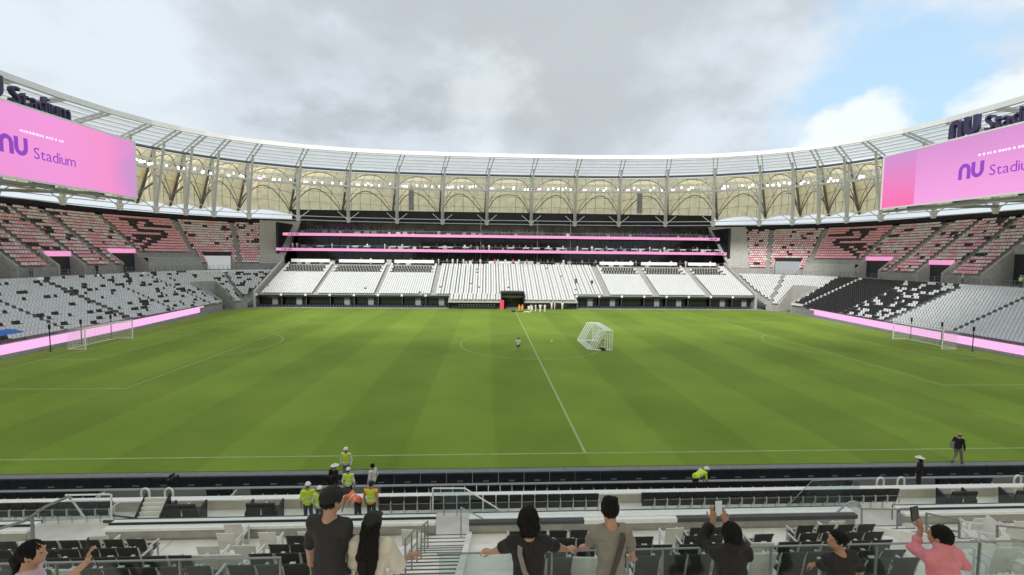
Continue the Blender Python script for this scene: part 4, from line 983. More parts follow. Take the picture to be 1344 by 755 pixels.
# pairs of dark club chairs between ledge and white cap
def club_pair(u, label):
    x = x_at(u, -43.0, 2.1); o = thing('club_chair_pair', label, 'seat', (x, -43.0, 1.30))
    for s in (-1, 1):
        g = G(); g.hexa([(s*.27-.25,-.05,.30),(s*.27+.25,-.05,.30),(s*.27+.25,.03,.30),(s*.27-.25,.03,.30)], [(s*.27-.25,-.18,.86),(s*.27+.25,-.18,.86),(s*.27+.25,-.11,.88),(s*.27-.25,-.11,.88)]); g.obj('backrest', 'sling_black', o)
        g = G(); g.box(s*.27-.24, s*.27+.24, .02, .48, .34, .46); g.obj('cushion', 'sling_black', o)
        g = G(); g.hexa([(s*.56-.04,-.1,.0),(s*.56+.04,-.1,.0),(s*.56+.04,.45,0),(s*.56-.04,.45,0)], [(s*.56-.04,-.1,.5),(s*.56+.04,-.1,.5),(s*.56+.04,.5,.72),(s*.56-.04,.5,.72)]); g.obj('armrest', 'black', o)
    g = G(); g.box(-.02,.02,-.1,.4,.4,.66); g.obj('divider', 'reflect', o); g = G(); g.box(-.5,.5,.0,.4,0,.33); g.obj('base', 'black', o)
for u, l in ((240, 'pair of black club chairs beside the white slatted steps'), (344, 'pair of black club chairs between steps and workers in hard hats'), (1262, 'pair of black club chairs beside the person with a white hat'), (1346, 'pair of black club chairs next to a white loop rail')): club_pair(u, l)
# ------------------------------------------------------------------ hand rails
def px3(u, v, y): p = aty(u, v, y); return (p.x, p.y, p.z)
def rail(name, label, lines, y, m='galv', r=.024, panel=None):
    P0 = px3(*lines[0][0], y); o = thing(name, label, 'handrail', P0)
    for L_ in lines:
        g = G(); g.tube([px3(u, v, y) for u, v in L_], r, 8); g.obj('rail', m, o, P0)
    if panel: g = G(); a = [px3(u, v, y) for u, v in panel]; b = [(p[0], p[1]-.012, p[2]) for p in a]; n = len(a); g.add(a+b, [tuple(range(n)), tuple(reversed(range(n, 2*n)))]+[(i, (i+1)%n, (i+1)%n+n, i+n) for i in range(n)]); g.obj('glass_panel', 'glass_rail', o, P0)
    return o
rail('side_rail', 'pale handrail with glass beside the central landing', [[(568, 641), (610, 641), (662, 673)], [(568, 641), (568, 674)], [(634, 656), (634, 673)]], -43.9, 'steel_white', .03, [(568, 643), (610, 643), (660, 673), (568, 673)])
rail('side_rail', 'low grey handrail at the foot of the central stairs', [[(605, 712), (605, 666), (634, 681)]], -44.98, 'galv', .03)
rail('side_rail', 'bent grey handrail at the foot of the stairs beside the black chairs', [[(1099, 672), (1112, 661), (1120, 658), (1127, 660), (1131, 668), (1131, 692)]], -44.98, 'galv', .035)
rail('side_rail', 'glass guard with sloping top beside the white loop rails', [[(1030, 668), (1066, 631), (1128, 629)]], -43.4, 'galv', .012, [(1030, 668), (1066, 632), (1128, 630), (1128, 666)])
rail('side_rail', 'grey rail running from the landing past the raised tablet', [[(1130, 668), (1206, 669)], [(1178, 669), (1177, 708)], [(1171, 669), (1171, 682)]], -45.2, 'steel_grey', .026)
rail('side_rail', 'double grey stair rail in front of the pink hooded spectator', [[(1216, 674), (1240, 679), (1254, 681), (1259, 686), (1259, 728)], [(1216, 691), (1258, 698)], [(1216, 674), (1216, 700)]], -48.3, 'steel_grey', .03)
rail('side_rail', 'grey stair rail next to the tipped white chairs', [[(1309, 738), (1309, 690), (1360, 695)], [(1309, 706), (1360, 713)], [(1318, 712), (1315, 756)]], -50.3, 'steel_grey', .03)
rail('side_rail', 'thick grey sloping rail before the crumpled white sheet', [[(0, 694), (32, 684), (60, 665), (90, 652), (94, 655)], [(42, 676), (43, 712)]], -45.3, 'steel_grey', .045, [(43, 678), (88, 656), (145, 656), (145, 680), (60, 684)])
rail('side_rail', 'thin white sloping rail above the crumpled white sheet', [[(95, 657), (112, 681)], [(86, 650), (144, 649)], [(146, 649), (146, 680)]], -44.4, 'steel_white', .03)
for (ya, yb, za, zb, lab, off) in ((-46.75, -48.15, 2.60, 3.25, 'dark stair handrail on the lower half of the central flight', -.62), (-48.9, -50.6, 3.70, 4.42, 'dark stair handrail on the upper half of the central flight', -.62)):
    x = -6.9+off; o = thing('stair_handrail', lab, 'handrail', (x, ya, za)); g = G(); g.tube([(0,0,.86),(0,yb-ya,zb-za+.86)], .022, 8); g.obj('rail', 'steel_grey', o); g = G(); g.tube([(0,0,.46),(0,yb-ya,zb-za+.46)], .014, 6); g.obj('mid_rail', 'steel_grey', o)
    for t in (0, .5, 1): g = G(); g.tube([(0,(yb-ya)*t,(zb-za)*t-.25),(0,(yb-ya)*t,(zb-za)*t+.86)], .020, 8); g.obj('post', 'steel_grey', o)
# white loop rails
for u, v, l in ((191, 653, 'white loop rail at the near corner of the slatted steps'), (222, 653, 'white loop rail at the open side of the slatted steps'), (1155, 640, 'white loop rail beside the glass guard'), (1182, 640, 'white loop rail beside the person in a white hat'), (1335, 638, 'white loop rail next to the club chairs')):
    p = px3(u, v, -41.5); o = thing('loop_rail', l, 'handrail', (p[0], -41.5, 1.0)); g = G(); P = [(-.16,0,-.2),(-.16,0,.75)]+[(-.16*math.cos(math.pi*i/8), 0, .80+.20*math.sin(math.pi*i/8)) for i in range(9)]+[(.16,0,.75),(.16,0,-.2)]; g.tube(P, .035, 8); g.obj('loop', 'steel_white', o)
# slatted steps between the two loops
p = px3(201, 668, -42.35); o = thing('slatted_steps', 'white slatted steps with black side frames between white loop rails', 'steps', (p[0], -42.3, 1.3))
for i in range(5): g = G(); g.box(-.42,.42,-.30+.10*i,-.21+.10*i,.08+.13*i,.13+.13*i); g.box(-.42,.42,-.30+.10*i,-.285+.10*i,.0+.13*i,.08+.13*i); g.obj('tread', 'white_plastic', o)
for s in (-1, 1): g = G(); g.hexa([(s*.45-.03,-.36,0),(s*.45+.03,-.36,0),(s*.45+.03,.25,0),(s*.45-.03,.25,0)], [(s*.45-.03,-.36,.18),(s*.45+.03,-.36,.18),(s*.45+.03,.25,.78),(s*.45-.03,.25,.78)]); g.obj('side_frame', 'black', o)
g = G(); g.bar((-1.35,-.5,.35),(-.45,-.35,.12),.05); g.bar((-1.45,-.55,.12),(-.5,-.55,.10),.06,.09); o2 = thing('fallen_frame', 'dark bent frame lying beside the white slatted steps', 'frame', (p[0], -42.3, 1.3)); g.obj('bars', 'steel_dark', o2)
# crumpled sheet, tarp, camera
g = G(); nx, ny = 26, 18; V = []
a, b = x_at(62, -45.4, 2.1), x_at(135, -45.4, 2.1)
def wr(i, j): return .10*math.sin(i*1.3+.7*j)*math.sin(j*.9)+.06*math.sin(2.1*i-1.3*j)+.05*math.sin(.7*i*j)
for j in range(ny+1):
    for i in range(nx+1):
        s_, t_ = i/nx, j/ny; edge = min(s_, 1-s_, t_, 1-t_); hgt = min(edge*5, 1)
        V.append((a+(b-a)*s_+.05*wr(j,i)-(.5*(1-t_)*(1-s_)), -44.95-1.4*t_+.05*wr(i,j), 1.885+hgt*(.16+.35*max(wr(i*.6, j*.6), -.15)+.22*s_)))
g.add(V, [(j*(nx+1)+i, j*(nx+1)+i+1, (j+1)*(nx+1)+i+1, (j+1)*(nx+1)+i) for j in range(ny) for i in range(nx)]); o = g.obj('plastic_sheet', 'white_plastic'); tag(o, 'crumpled white plastic sheet heaped beside the black chairs', 'sheet')
p = px3(6, 446, 0); 
o = thing('blue_canopy', 'blue fabric canopy standing in the front rows of white seats', 'canopy', (-60.1, -5.6, 1.95)); g = G(); g.hexa([(-1.2,-2.2,.0),(1.0,-2.2,.0),(1.0,2.2,0),(-1.2,2.2,0)], [(-.9,-1.7,.55),(.3,-1.7,.5),(.3,1.5,.5),(-.9,1.5,.55)]); g.obj('canopy_top', 'blue_tarp', o)
for sx_ in (-1.1, .9):
    for sy_ in (-2.1, 2.1): g = G(); g.bar((sx_,sy_,-.75 if sx_ > 0 else .0),(sx_,sy_,.02),.06); g.obj('leg', 'steel_grey', o)
p = px3(224, 640, -39.3); o = thing('broadcast_camera', 'black broadcast camera on a tripod behind the board backs', 'camera', (p[0], -39.2, -.01))
for a in (90, 210, 330): g = G(); g.bar((.32*math.cos(R(a)), .32*math.sin(R(a)), 0), (0,0,1.05), .035); g.obj('leg', 'black', o)
g = G(); g.box(-.10,.10,-.24,.22,1.12,1.34); g.obj('camera_body', 'black', o); g = G(); g.tube([(0,.22,1.23),(0,.42,1.23)], .07, 10); g.obj('lens', 'black', o); g = G(); g.box(-.05,.05,-.12,.14,1.40,1.50); g.bar((-.0,-.15,1.3),(0,-.15,1.45),.03); g.obj('viewfinder', 'black', o); g = G(); g.lathe([(.02,1.04),(.09,1.05),(.09,1.12),(.02,1.13)], n=10); g.obj('pan_head', 'black', o); g = G(); g.bar((-.35,-.3,1.15),(.25,-.05,1.12),.025); g.obj('pan_bar', 'black', o)

# ------------------------------------------------------------------ people
def sdf_mesh(prims, vox, k=0.02, cuts=(), subs=()):
    lo = np.full(3, 1e9); hi = np.full(3, -1e9); bx = []
    for p in prims:
        if p[0] == 'cap': a, b, ra, rb = np.array(p[1], float), np.array(p[2], float), p[3], p[4]; r = max(ra, rb); l, h_ = np.minimum(a, b)-r, np.maximum(a, b)+r
        else: c = np.array(p[1], float); r = np.full(3, max(p[2])); l, h_ = c-r, c+r
        bx.append((l, h_)); lo = np.minimum(lo, l); hi = np.maximum(hi, h_)
    m = 3*vox+k; lo -= m; hi += m; n = np.ceil((hi-lo)/vox).astype(int)+1
    F = np.full(n, 0.3, np.float32); ax = [lo[i]+vox*np.arange(n[i]) for i in range(3)]
    def dist(p, X, Y, Z):
        if p[0] == 'cap':
            a, b = np.array(p[1], float), np.array(p[2], float); d = b-a; L2 = max(d@d, 1e-9)
            t = np.clip(((X-a[0])*d[0]+(Y-a[1])*d[1]+(Z-a[2])*d[2])/L2, 0, 1)
            return np.sqrt((X-a[0]-t*d[0])**2+(Y-a[1]-t*d[1])**2+(Z-a[2]-t*d[2])**2)-(p[3]+(p[4]-p[3])*t)
        c, r = p[1], p[2]; x, y, z = X-c[0], Y-c[1], Z-c[2]
        if len(p) > 3 and p[3] is not None:
            q = p[3]; x, y, z = x*q[0][0]+y*q[1][0]+z*q[2][0], x*q[0][1]+y*q[1][1]+z*q[2][1], x*q[0][2]+y*q[1][2]+z*q[2][2]
        k0 = np.sqrt((x/r[0])**2+(y/r[1])**2+(z/r[2])**2); k1 = np.sqrt((x/r[0]**2)**2+(y/r[1]**2)**2+(z/r[2]**2)**2)+1e-9
        return k0*(k0-1)/k1
    for p, (l, h_) in zip(prims, bx):
        i0 = np.maximum(np.floor((l-lo-2*k)/vox).astype(int)-2, 0); i1 = np.minimum(np.ceil((h_-lo+2*k)/vox).astype(int)+3, n)
        sl = tuple(slice(a, b) for a, b in zip(i0, i1)); X, Y, Z = np.meshgrid(*[ax[i][sl[i]] for i in range(3)], indexing='ij', sparse=True)
        d = dist(p, X, Y, Z); f = F[sl]; kk = p[4] if (p[0] == 'ell' and len(p) > 4) else (p[5] if (p[0] == 'cap' and len(p) > 5) else k)
        hh = np.clip(0.5+0.5*(f-d)/kk, 0, 1); F[sl] = f+(d-f)*hh-kk*hh*(1-hh)
    if cuts or subs:
        X, Y, Z = np.meshgrid(*ax, indexing='ij', sparse=True)
        for pt, nm in cuts: F = np.maximum(F, (X-pt[0])*nm[0]+(Y-pt[1])*nm[1]+(Z-pt[2])*nm[2])
        for p in subs: F = np.maximum(F, -dist(p, X, Y, Z))
    F[0], F[-1], F[:, 0], F[:, -1], F[:, :, 0], F[:, :, -1] = .3, .3, .3, .3, .3, .3
    return surface_net(F, lo, vox)
def surface_net(F, lo, vox):
    ins = F < 0; c = [ins[i:ins.shape[0]-1+i, j:ins.shape[1]-1+j, k_:ins.shape[2]-1+k_] for i in (0,1) for j in (0,1) for k_ in (0,1)]
    s = np.sum([q.astype(np.int8) for q in c], axis=0); act = (s > 0) & (s < 8); idx = np.full(act.shape, -1, np.int64); I = np.argwhere(act); idx[act] = np.arange(len(I))
    if len(I) == 0: return np.zeros((0,3)), np.zeros((0,4), int)
    acc = np.zeros((len(I), 3)); cnt = np.zeros(len(I)); corners = [(i,j,k_) for i in (0,1) for j in (0,1) for k_ in (0,1)]
    val = {o: F[I[:,0]+o[0], I[:,1]+o[1], I[:,2]+o[2]] for o in corners}
    for a in corners:
        for d in range(3):
            if a[d]: continue
            b = list(a); b[d] = 1; b = tuple(b); fa, fb = val[a], val[b]; m = (fa < 0) != (fb < 0); t = np.where(m, fa/(fa-fb+1e-12), 0)
            pnt = np.array(a)[None]+t[:, None]*(np.array(b)-np.array(a))[None]; acc[m] += pnt[m]; cnt[m] += 1
    V = lo+(I+acc/cnt[:, None])*vox; Q = []
    for d in range(3):
        e1, e2 = [(1,2),(2,0),(0,1)][d]
        A = np.moveaxis(ins, d, 0); f0, f1 = np.moveaxis(A[:-1], 0, d), np.moveaxis(A[1:], 0, d); cr = np.argwhere(f0 != f1)
        cr = cr[(cr[:, e1] > 0) & (cr[:, e2] > 0) & (cr[:, e1] < act.shape[e1]) & (cr[:, e2] < act.shape[e2]) & (cr[:, d] < act.shape[d])]
        def g(o1, o2): q = cr.copy(); q[:, e1] -= o1; q[:, e2] -= o2; return idx[q[:,0], q[:,1], q[:,2]]
        q = np.stack([g(1,1), g(0,1), g(0,0), g(1,0)], 1); fl = f0[cr[:,0], cr[:,1], cr[:,2]]; q[~fl] = q[~fl][:, ::-1]; Q.append(q[(q >= 0).all(1)])
    return V, np.concatenate(Q)
def np_mesh(name, V, Q, m):
    me = bpy.data.meshes.new(name); Q = Q.astype(np.int32); me.vertices.add(len(V)); me.vertices.foreach_set('co', V.ravel()); me.loops.add(Q.size); me.loops.foreach_set('vertex_index', Q.ravel()); me.polygons.add(len(Q))
    me.polygons.foreach_set('loop_start', np.arange(0, Q.size, 4, dtype=np.int32)); me.polygons.foreach_set('loop_total', np.full(len(Q), 4, dtype=np.int32)); me.polygons.foreach_set('use_smooth', np.ones(len(Q), bool))
    me.materials.append(M[m]); me.update(calc_edges=True); return me
mat('skin_a', (0.42, 0.225, 0.15), .5, var=.14, vscale=22); mat('skin_b', (0.49, 0.28, 0.19), .5, var=.14, vscale=22); mat('skin_c', (0.27, 0.14, 0.09), .55)
mat('hair_black', (0.007, 0.006, 0.006), .75, spec=.25); mat('tee_charcoal', (0.026, 0.025, 0.026), .85, var=.15, vscale=14); mat('tee_black', (0.012, 0.011, 0.012), .8, var=.2, vscale=14); mat('tee_grey', (0.25, 0.225, 0.20), .85, var=.08, vscale=12)
mat('blouse', (0.66, 0.60, 0.52), .85, var=.06, vscale=16); mat('hood_pink', (0.72, 0.24, 0.28), .85, var=.08, vscale=12); mat('top_lilac', (0.62, 0.45, 0.52), .85, var=.1, vscale=10); mat('denim', (0.05, 0.07, 0.12), .8); mat('trouser_grey', (0.22, 0.21, 0.20), .85); mat('trouser_black', (0.02, 0.02, 0.022), .85)
mat('cloth_white', (0.72, 0.72, 0.70), .85); mat('hat_white', (0.82, 0.82, 0.78), .4); mat('tan', (0.45, 0.36, 0.18), .7); mat('strap_brown', (0.065, 0.05, 0.045), .7); mat('phone_dark', (0.02, 0.02, 0.022), .3); mat('shoe', (0.05, 0.05, 0.05), .6); mat('eye_white', (.7, .68, .65), .3)
def wrinkle(nm, sc=7.0, st=.6):
    nt = M[nm].node_tree; b = nt.nodes['Principled BSDF']; g = nt.nodes.new('ShaderNodeTexCoord'); mp = nt.nodes.new('ShaderNodeMapping'); mp.inputs['Scale'].default_value = (1, 1, .55); nt.links.new(g.outputs['Object'], mp.inputs[0])
    n = nt.nodes.new('ShaderNodeTexNoise'); n.inputs['Scale'].default_value = sc; n.inputs['Detail'].default_value = 3; n.inputs['Distortion'].default_value = 1.2; nt.links.new(mp.outputs[0], n.inputs['Vector'])
    bp = nt.nodes.new('ShaderNodeBump'); bp.inputs['Strength'].default_value = st; bp.inputs['Distance'].default_value = .035; nt.links.new(n.outputs['Fac'], bp.inputs['Height']); nt.links.new(bp.outputs[0], b.inputs['Normal'])
for nm in ('tee_charcoal', 'tee_black', 'tee_grey', 'blouse', 'hood_pink', 'top_lilac', 'cloth_white', 'yellow_hiviz', 'denim', 'trouser_grey'): wrinkle(nm)
wrinkle('hair_black', 30, .5)
_n = M['hair_black'].node_tree; [setattr(q.inputs['Scale'], 'default_value', (3.2, 3.2, .22)) for q in _n.nodes if q.type == 'MAPPING']
V3 = lambda *a: np.array(a, float)
def ik(S, T, l1, l2, pole):
    d = T-S; L_ = np.linalg.norm(d); L_ = min(L_, (l1+l2)*.995); u = d/np.linalg.norm(d); T = S+u*L_; a = (l1*l1-l2*l2+L_*L_)/(2*L_); h_ = math.sqrt(max(l1*l1-a*a, 0)); pl = pole-u*(pole@u); pl /= np.linalg.norm(pl)+1e-9
    return S+u*a+pl*h_, T
def rotz(a): c, s = math.cos(a), math.sin(a); return np.array([[c,-s,0],[s,c,0],[0,0,1]])
def crease(me, V, nm, seed, hc):
    nn = np.zeros(len(V)*3); me.vertices.foreach_get('normal', nn); nn = nn.reshape(-1, 3); rs = np.random.default_rng(seed); h = np.zeros(len(V))
    if nm == 'hair':
        th = np.arctan2(V[:,0]-hc[0], V[:,1]-hc[1]); z = V[:,2]-hc[2]
        for i in range(5): f = rs.integers(9, 31); h += .0022*np.sin(th*f+z*rs.uniform(-25, 25)+rs.uniform(0, 6)+1.5*np.sin(z*30+i))
        h += .004*np.sin(V[:,0]*70+V[:,2]*9+rs.uniform(0,6))*np.clip(-z*5, 0, 1)
    else:
        a = .0055 if nm != 'hoodie' else .009
        for i in range(7):
            d = rs.normal(size=3); d[2] *= 1.3; d[1] *= .4; d /= np.linalg.norm(d); k = rs.uniform(28, 70); e = rs.normal(size=3)*9
            w = np.sin(V@d*k+2.2*np.sin(V@e+rs.uniform(0, 6))+rs.uniform(0, 6)); env = .5+.5*np.sin(V@(rs.normal(size=3)*5)+rs.uniform(0, 6)); h += a*.62*np.sign(w)*np.abs(w)**1.4*env
    P = V+nn*h[:, None]; me.vertices.foreach_set('co', P.ravel()); me.update()
def person(name, label, loc, rz=0.0, H=1.72, lean=0.0, twist=0.0, head_turn=0.0, head_pitch=0.0, hands=None, skin='skin_a', shirt='tee_black', sleeve=.55, trouser='denim', hair='short', hat=None, vox=.010, fingers=True, puffy=0.0, vest=None, extra=(), legs='stand', loose=.014, width=1.0, curl=.9, group=None, hood=False, drop=0.0):
    """local frame: +y is where the person faces, +x their right, z up"""
    o = thing('person', label, 'person', loc, rz, group); s = H/1.75
    Rl = np.array([[1,0,0],[0,math.cos(lean),math.sin(lean)],[0,-math.sin(lean),math.cos(lean)]]); pel = V3(0, 0, .95*s)
    pel = pel-V3(0, .06*drop/.2 if drop else 0, drop)
    if legs == 'sit': pel = V3(0, 0, .55*s)
    Rt = rotz(twist)
    up = lambda x, y, z: pel+Rl@(Rt@(V3(x*width, y, z-.95)*s))
    neck = up(0, -.015, 1.50); sh = {-1: up(-.185, -.01, 1.425), 1: up(.185, -.01, 1.425)}
    hc = up(0, .02, 1.635); Rh = Rl*0+np.eye(3); cp, sp_ = math.cos(head_pitch), math.sin(head_pitch); Rp = np.array([[1,0,0],[0,cp,sp_],[0,-sp_,cp]]); Rh = rotz(twist+head_turn)@Rp
    hd = lambda x, y, z: hc+Rh@(V3(x, y, z)*s)
    E = lambda c, r, k=.02: ('ell', c, tuple(q*s for q in r), Rh, k)
    skinp = [E(hd(0,0,.012), (.078,.098,.112)), E(hd(0,.03,-.055), (.058,.068,.066)), ('cap', up(0,-.02,1.42), hd(0,-.02,-.05), .062*s, .056*s)]
    if vox < .015:
        skinp += [('cap', hd(0,.092,.01), hd(0,.112,-.025), .010*s, .015*s, .012), E(hd(-.078,-.005,-.01), (.012,.022,.034), .008), E(hd(.078,-.005,-.01), (.012,.022,.034), .008), ('cap', hd(-.022,.092,-.058), hd(.022,.092,-.058), .009*s, .009*s, .01), ('cap', hd(-.05,.082,.035), hd(.05,.082,.035), .010*s, .010*s, .015)]
    tor = [(up(0,0,1.30), (.165*width,.105,.17)), (up(0,.005,1.12), (.145*width,.10,.17)), (up(0,0,.98), (.165*width,.115,.13))]
    Rb = Rl@Rt
    torso = lambda inf: [('ell', c, tuple((q+inf)*s for q in r), Rb, .05) for c, r in tor]+[('cap', sh[-1], sh[1], (.058+inf)*s, (.058+inf)*s, .05)]
    skinp += torso(-.006)
    arms = {}
    for sd in (-1, 1):
        T = None if hands is None else hands.get(sd); l1, l2 = .30*s, .255*s
        if T is None: T = (up(sd*.26, .06, .90), V3(0, .1, -1))
        Tw = V3(*T[0]); el, wr_ = ik(sh[sd], Tw, l1, l2, V3(*T[2]) if len(T) > 2 else V3(sd*.5, -.6, -.6)); arms[sd] = (sh[sd], el, wr_)
        skinp += [('cap', sh[sd], el, .048*s, .040*s), ('cap', el, wr_, .040*s, .027*s)]
        dv = V3(*T[1]); dv /= np.linalg.norm(dv)
        nrm = V3(0, 0, -1) if abs(dv[2]) < .7 else V3(0, 1, 0)*(1 if True else 0); nrm = nrm-dv*(nrm@dv); nrm /= np.linalg.norm(nrm); sx_ = np.cross(dv, nrm)
        if not fingers: skinp.append(('cap', wr_, wr_+dv*.13*s, .032*s, .024*s)); continue
        for q in (-.022, 0, .022): skinp.append(('cap', wr_+dv*.015*s+sx_*q*s*.7, wr_+dv*.085*s+sx_*q*s, .018*s, .016*s, .012))
        for q, L_ in zip((-.034, -.012, .011, .032), (.062, .075, .08, .068)):
            a = wr_+dv*.09*s+sx_*q*s; d1 = dv*math.cos(curl*.6)+nrm*math.sin(curl*.6); d2 = dv*math.cos(curl*1.6)+nrm*math.sin(curl*1.6); b = a+d1*L_*.55*s; skinp += [('cap', a, b, .0098*s, .0092*s, .006), ('cap', b, b+d2*L_*.5*s, .0092*s, .0078*s, .006)]
        tb = wr_+dv*.03*s-sx_*sd*.03*s; td = dv*.62-sx_*sd*.62+nrm*.35; te = tb+td*.05*s; skinp += [('cap', tb, te, .014*s, .011*s, .008), ('cap', te, te+(dv*.8+nrm*.5)*.035*s, .011*s, .009*s, .006)]
    hips = {sd: pel+Rt@V3(sd*.088*s*width, 0, -.03*s) for sd in (-1, 1)}; kn = {}; an = {}
    for sd in (-1, 1):
        if legs == 'walk': st_ = sd; kn[sd] = V3(sd*.09*s, (.17 if st_ > 0 else .02)*s, .50*s); an[sd] = V3(sd*.08*s, (.30 if st_ > 0 else -.33)*s, (.08 if st_ > 0 else .17)*s)
        elif legs == 'run': kn[sd] = V3(sd*.09*s, (.33 if sd > 0 else .05)*s, (.66 if sd > 0 else .50)*s); an[sd] = V3(sd*.08*s, (.18 if sd > 0 else -.30)*s, (.32 if sd > 0 else .20)*s)
        elif legs == 'sit': kn[sd] = V3(sd*.12*s, .42*s, .50*s); an[sd] = V3(sd*.12*s, .40*s, .08*s)
        else: kn[sd] = V3(sd*.10*s, .02*s+1.1*drop, .51*s-.45*drop); an[sd] = V3(sd*.11*s, -.03*s, .085*s)
        skinp += [('cap', hips[sd], kn[sd], .078*s, .052*s, .03), ('cap', kn[sd], an[sd], .050*s, .034*s, .02), ('cap', an[sd], an[sd]+V3(0,.12,-.035)*s, .034*s, .026*s)]
    def part(nm, prims, m, k=.02, cuts=(), subs=(), v=vox, parent=o):
        Vv, Q = sdf_mesh(prims, v, k, cuts, subs)
        if len(Q) == 0: return None
        me = np_mesh(nm, Vv, Q, m)
        if vox < .015 and nm in ('shirt', 'hoodie', 'trousers', 'hair'): crease(me, Vv, nm, len(label)+len(nm), hc)
        return meshobj(nm, me, parent)
    body = part('body', skinp, skin)
    # clothes
    sp = torso(loose)
    for sd in (-1, 1):
        a, e, w = arms[sd]
        if sleeve <= 1: sp.append(('cap', a, a+(e-a)*sleeve, (.050+loose*.5+puffy)*s, (.047+loose*1.0+puffy)*s, .03))
        else: sp += [('cap', a, e, (.050+loose*.6+puffy)*s, (.046+loose*.6+puffy)*s, .03), ('cap', e, e+(w-e)*(sleeve-1), (.046+loose*.6+puffy)*s, (.034+loose*.5+puffy*.4)*s, .03)]
    hem = pel+V3(0, 0, -.06*s if legs != 'sit' else 0); sp.append(('cap', pel+V3(0,0,.08)*s, pel+V3(0,0,-.03)*s, (.10*width+loose)*s, (.11*width+loose)*s, .06))
    # folds
    rs = random.Random(int(abs(loc[0]*100)))
    if hood: sp += [('ell', hd(0,-.055,-.09), (.125*s,.085*s,.075*s), None, .03), ('cap', up(-.10,-.02,1.47), up(.10,-.02,1.47), .06*s, .06*s, .03)]
    part('shirt' if not hood else 'hoodie', sp, shirt, .02, cuts=[(hem, (0, 0, -1))], subs=[('cap', neck, hd(0,0,.1), .075*s, .075*s)] if not hood else [])
    tp = [('ell', pel+V3(0,0,-.01)*s, (.172*s*width,.122*s,.11*s), None, .04)]
    sh_len = .9 if trouser != 'shorts' else .5
    for sd in (-1, 1): tp += [('cap', hips[sd], kn[sd], .092*s, .068*s, .03)]+([('cap', kn[sd], an[sd]+V3(0,0,.03)*s, .066*s, .052*s, .02)] if trouser != 'shorts' else [])
    part('trousers', tp, 'trouser_black' if trouser == 'shorts' else trouser, .02, v=max(vox, .014))
    for sd in (-1, 1): part('shoe', [('cap', an[sd]+V3(0,-.03,-.04)*s, an[sd]+V3(0,.14,-.05)*s, .044*s, .036*s)], 'shoe', v=max(vox, .012))
    if vest:
        vp = torso(loose+.012); part('vest', vp, vest, .02, cuts=[(pel+V3(0,0,.0)*s, (0,0,-1)), (up(0,0,1.47), tuple(Rb@V3(0,0,1)))], subs=[('cap', neck+V3(0,.02,-.02), hd(0,0,.1), .07*s, .07*s)])
        for z in (1.05, 1.22): part('reflective_band', torso(loose+.02), 'reflect', .02, cuts=[(up(0,0,z-.028), tuple(Rb@V3(0,0,-1))), (up(0,0,z+.028), tuple(Rb@V3(0,0,1)))])
    # hair and headgear
    hsub = [('ell', hd(0,.125,-.045), (.085*s,.085*s,.115*s), Rh)]
    if hair == 'short': part('hair', [E(hd(0,-.012,.030), (.090,.106,.108))]+[E(hd(rs.uniform(-.05,.05), rs.uniform(-.08,.05), rs.uniform(.06,.11)), (.035,.04,.03)) for _ in range(7 if vox < .015 else 0)], 'hair_black', cuts=[(hd(0,0,-.055), tuple(Rh@V3(0,.35,-1)))]+([(hd(0,0,.015), tuple(Rh@V3(0,0,1)))] if hat else []), subs=hsub)
    elif hair == 'bushy': part('hair', [E(hd(0,-.02,.015), (.108,.118,.135)), E(hd(0,-.055,-.07), (.092,.075,.085))]+[E(hd(rs.uniform(-.08,.08), rs.uniform(-.1,.03), rs.uniform(-.09,.11)), (.042,.042,.05)) for _ in range(12)], 'hair_black', subs=hsub)
    elif hair == 'long': part('hair', [E(hd(0,-.012,.025), (.092,.108,.112)), *[('cap', hd(q*.8,-.075+abs(q)*.25,.02), up(q*1.25,-.155+abs(q)*.25,1.36), .042*s, .042*s, .03) for q in (-.07,-.035,0,.035,.07)], *[('cap', up(q*1.25,-.155+abs(q)*.25,1.36), up(q*1.2,-.165+abs(q)*.2,1.20-e_), .042*s, .022*s, .02) for q, e_ in ((-.07,.0),(-.035,.03),(0,.045),(.035,.035),(.07,-.01))]], 'hair_black', subs=hsub)
    elif hair == 'bob': part('hair', [E(hd(0,-.015,.02), (.096,.108,.118)), ('ell', hd(0,-.05,-.08), (.095*s,.075*s,.11*s), Rh, .03)], 'hair_black', subs=hsub)
    elif hair == 'bun': part('hair', [E(hd(0,-.014,.025), (.090,.108,.110)), ('ell', hd(0,-.125,-.03), (.055*s,.055*s,.055*s), Rh, .015), ('ell', hd(.0,-.13,-.12), (.035*s,.04*s,.09*s), Rh, .02)], 'hair_black', cuts=[(hd(0,0,-.075), tuple(Rh@V3(0,.5,-1)))] if False else (), subs=hsub)
    if hat in ('cap_black', 'cap_tan', 'cap_back'):
        m_ = 'tan' if hat == 'cap_tan' else 'tee_black'; sg = 1
        hp = [E(hd(0,-.008,.045), (.098,.117,.098)), ('ell', hd(0,.13,.035), (.075*s,.075*s,.012*s), Rh, .01)]
        ho = part('cap', hp, m_, .008, cuts=[(hd(0,0,.018), tuple(Rh@V3(0,0,-1)))])
        if vox < .015 and hat != 'cap_tan':
            c = hd(-.085, -.045, .06); part('cap_mark', [('ell', c, (.012*s,.028*s,.014*s), Rh)], 'cloth_white', v=.006, parent=ho)
    elif hat == 'hard': part('hard_hat', [E(hd(0,-.005,.055), (.110,.128,.105)), ('ell', hd(0,.02,.04), (.122*s,.150*s,.014*s), Rh, .01)], 'hat_white', .01, cuts=[(hd(0,0,.028), tuple(Rh@V3(0,0,-1)))])
    elif hat == 'wide': part('sun_hat', [E(hd(0,0,.07), (.095,.105,.085)), ('ell', hd(0,0,.045), (.20*s,.21*s,.022*s), Rh, .015)], 'hat_white', .01, cuts=[(hd(0,0,.022), tuple(Rh@V3(0,0,-1)))])
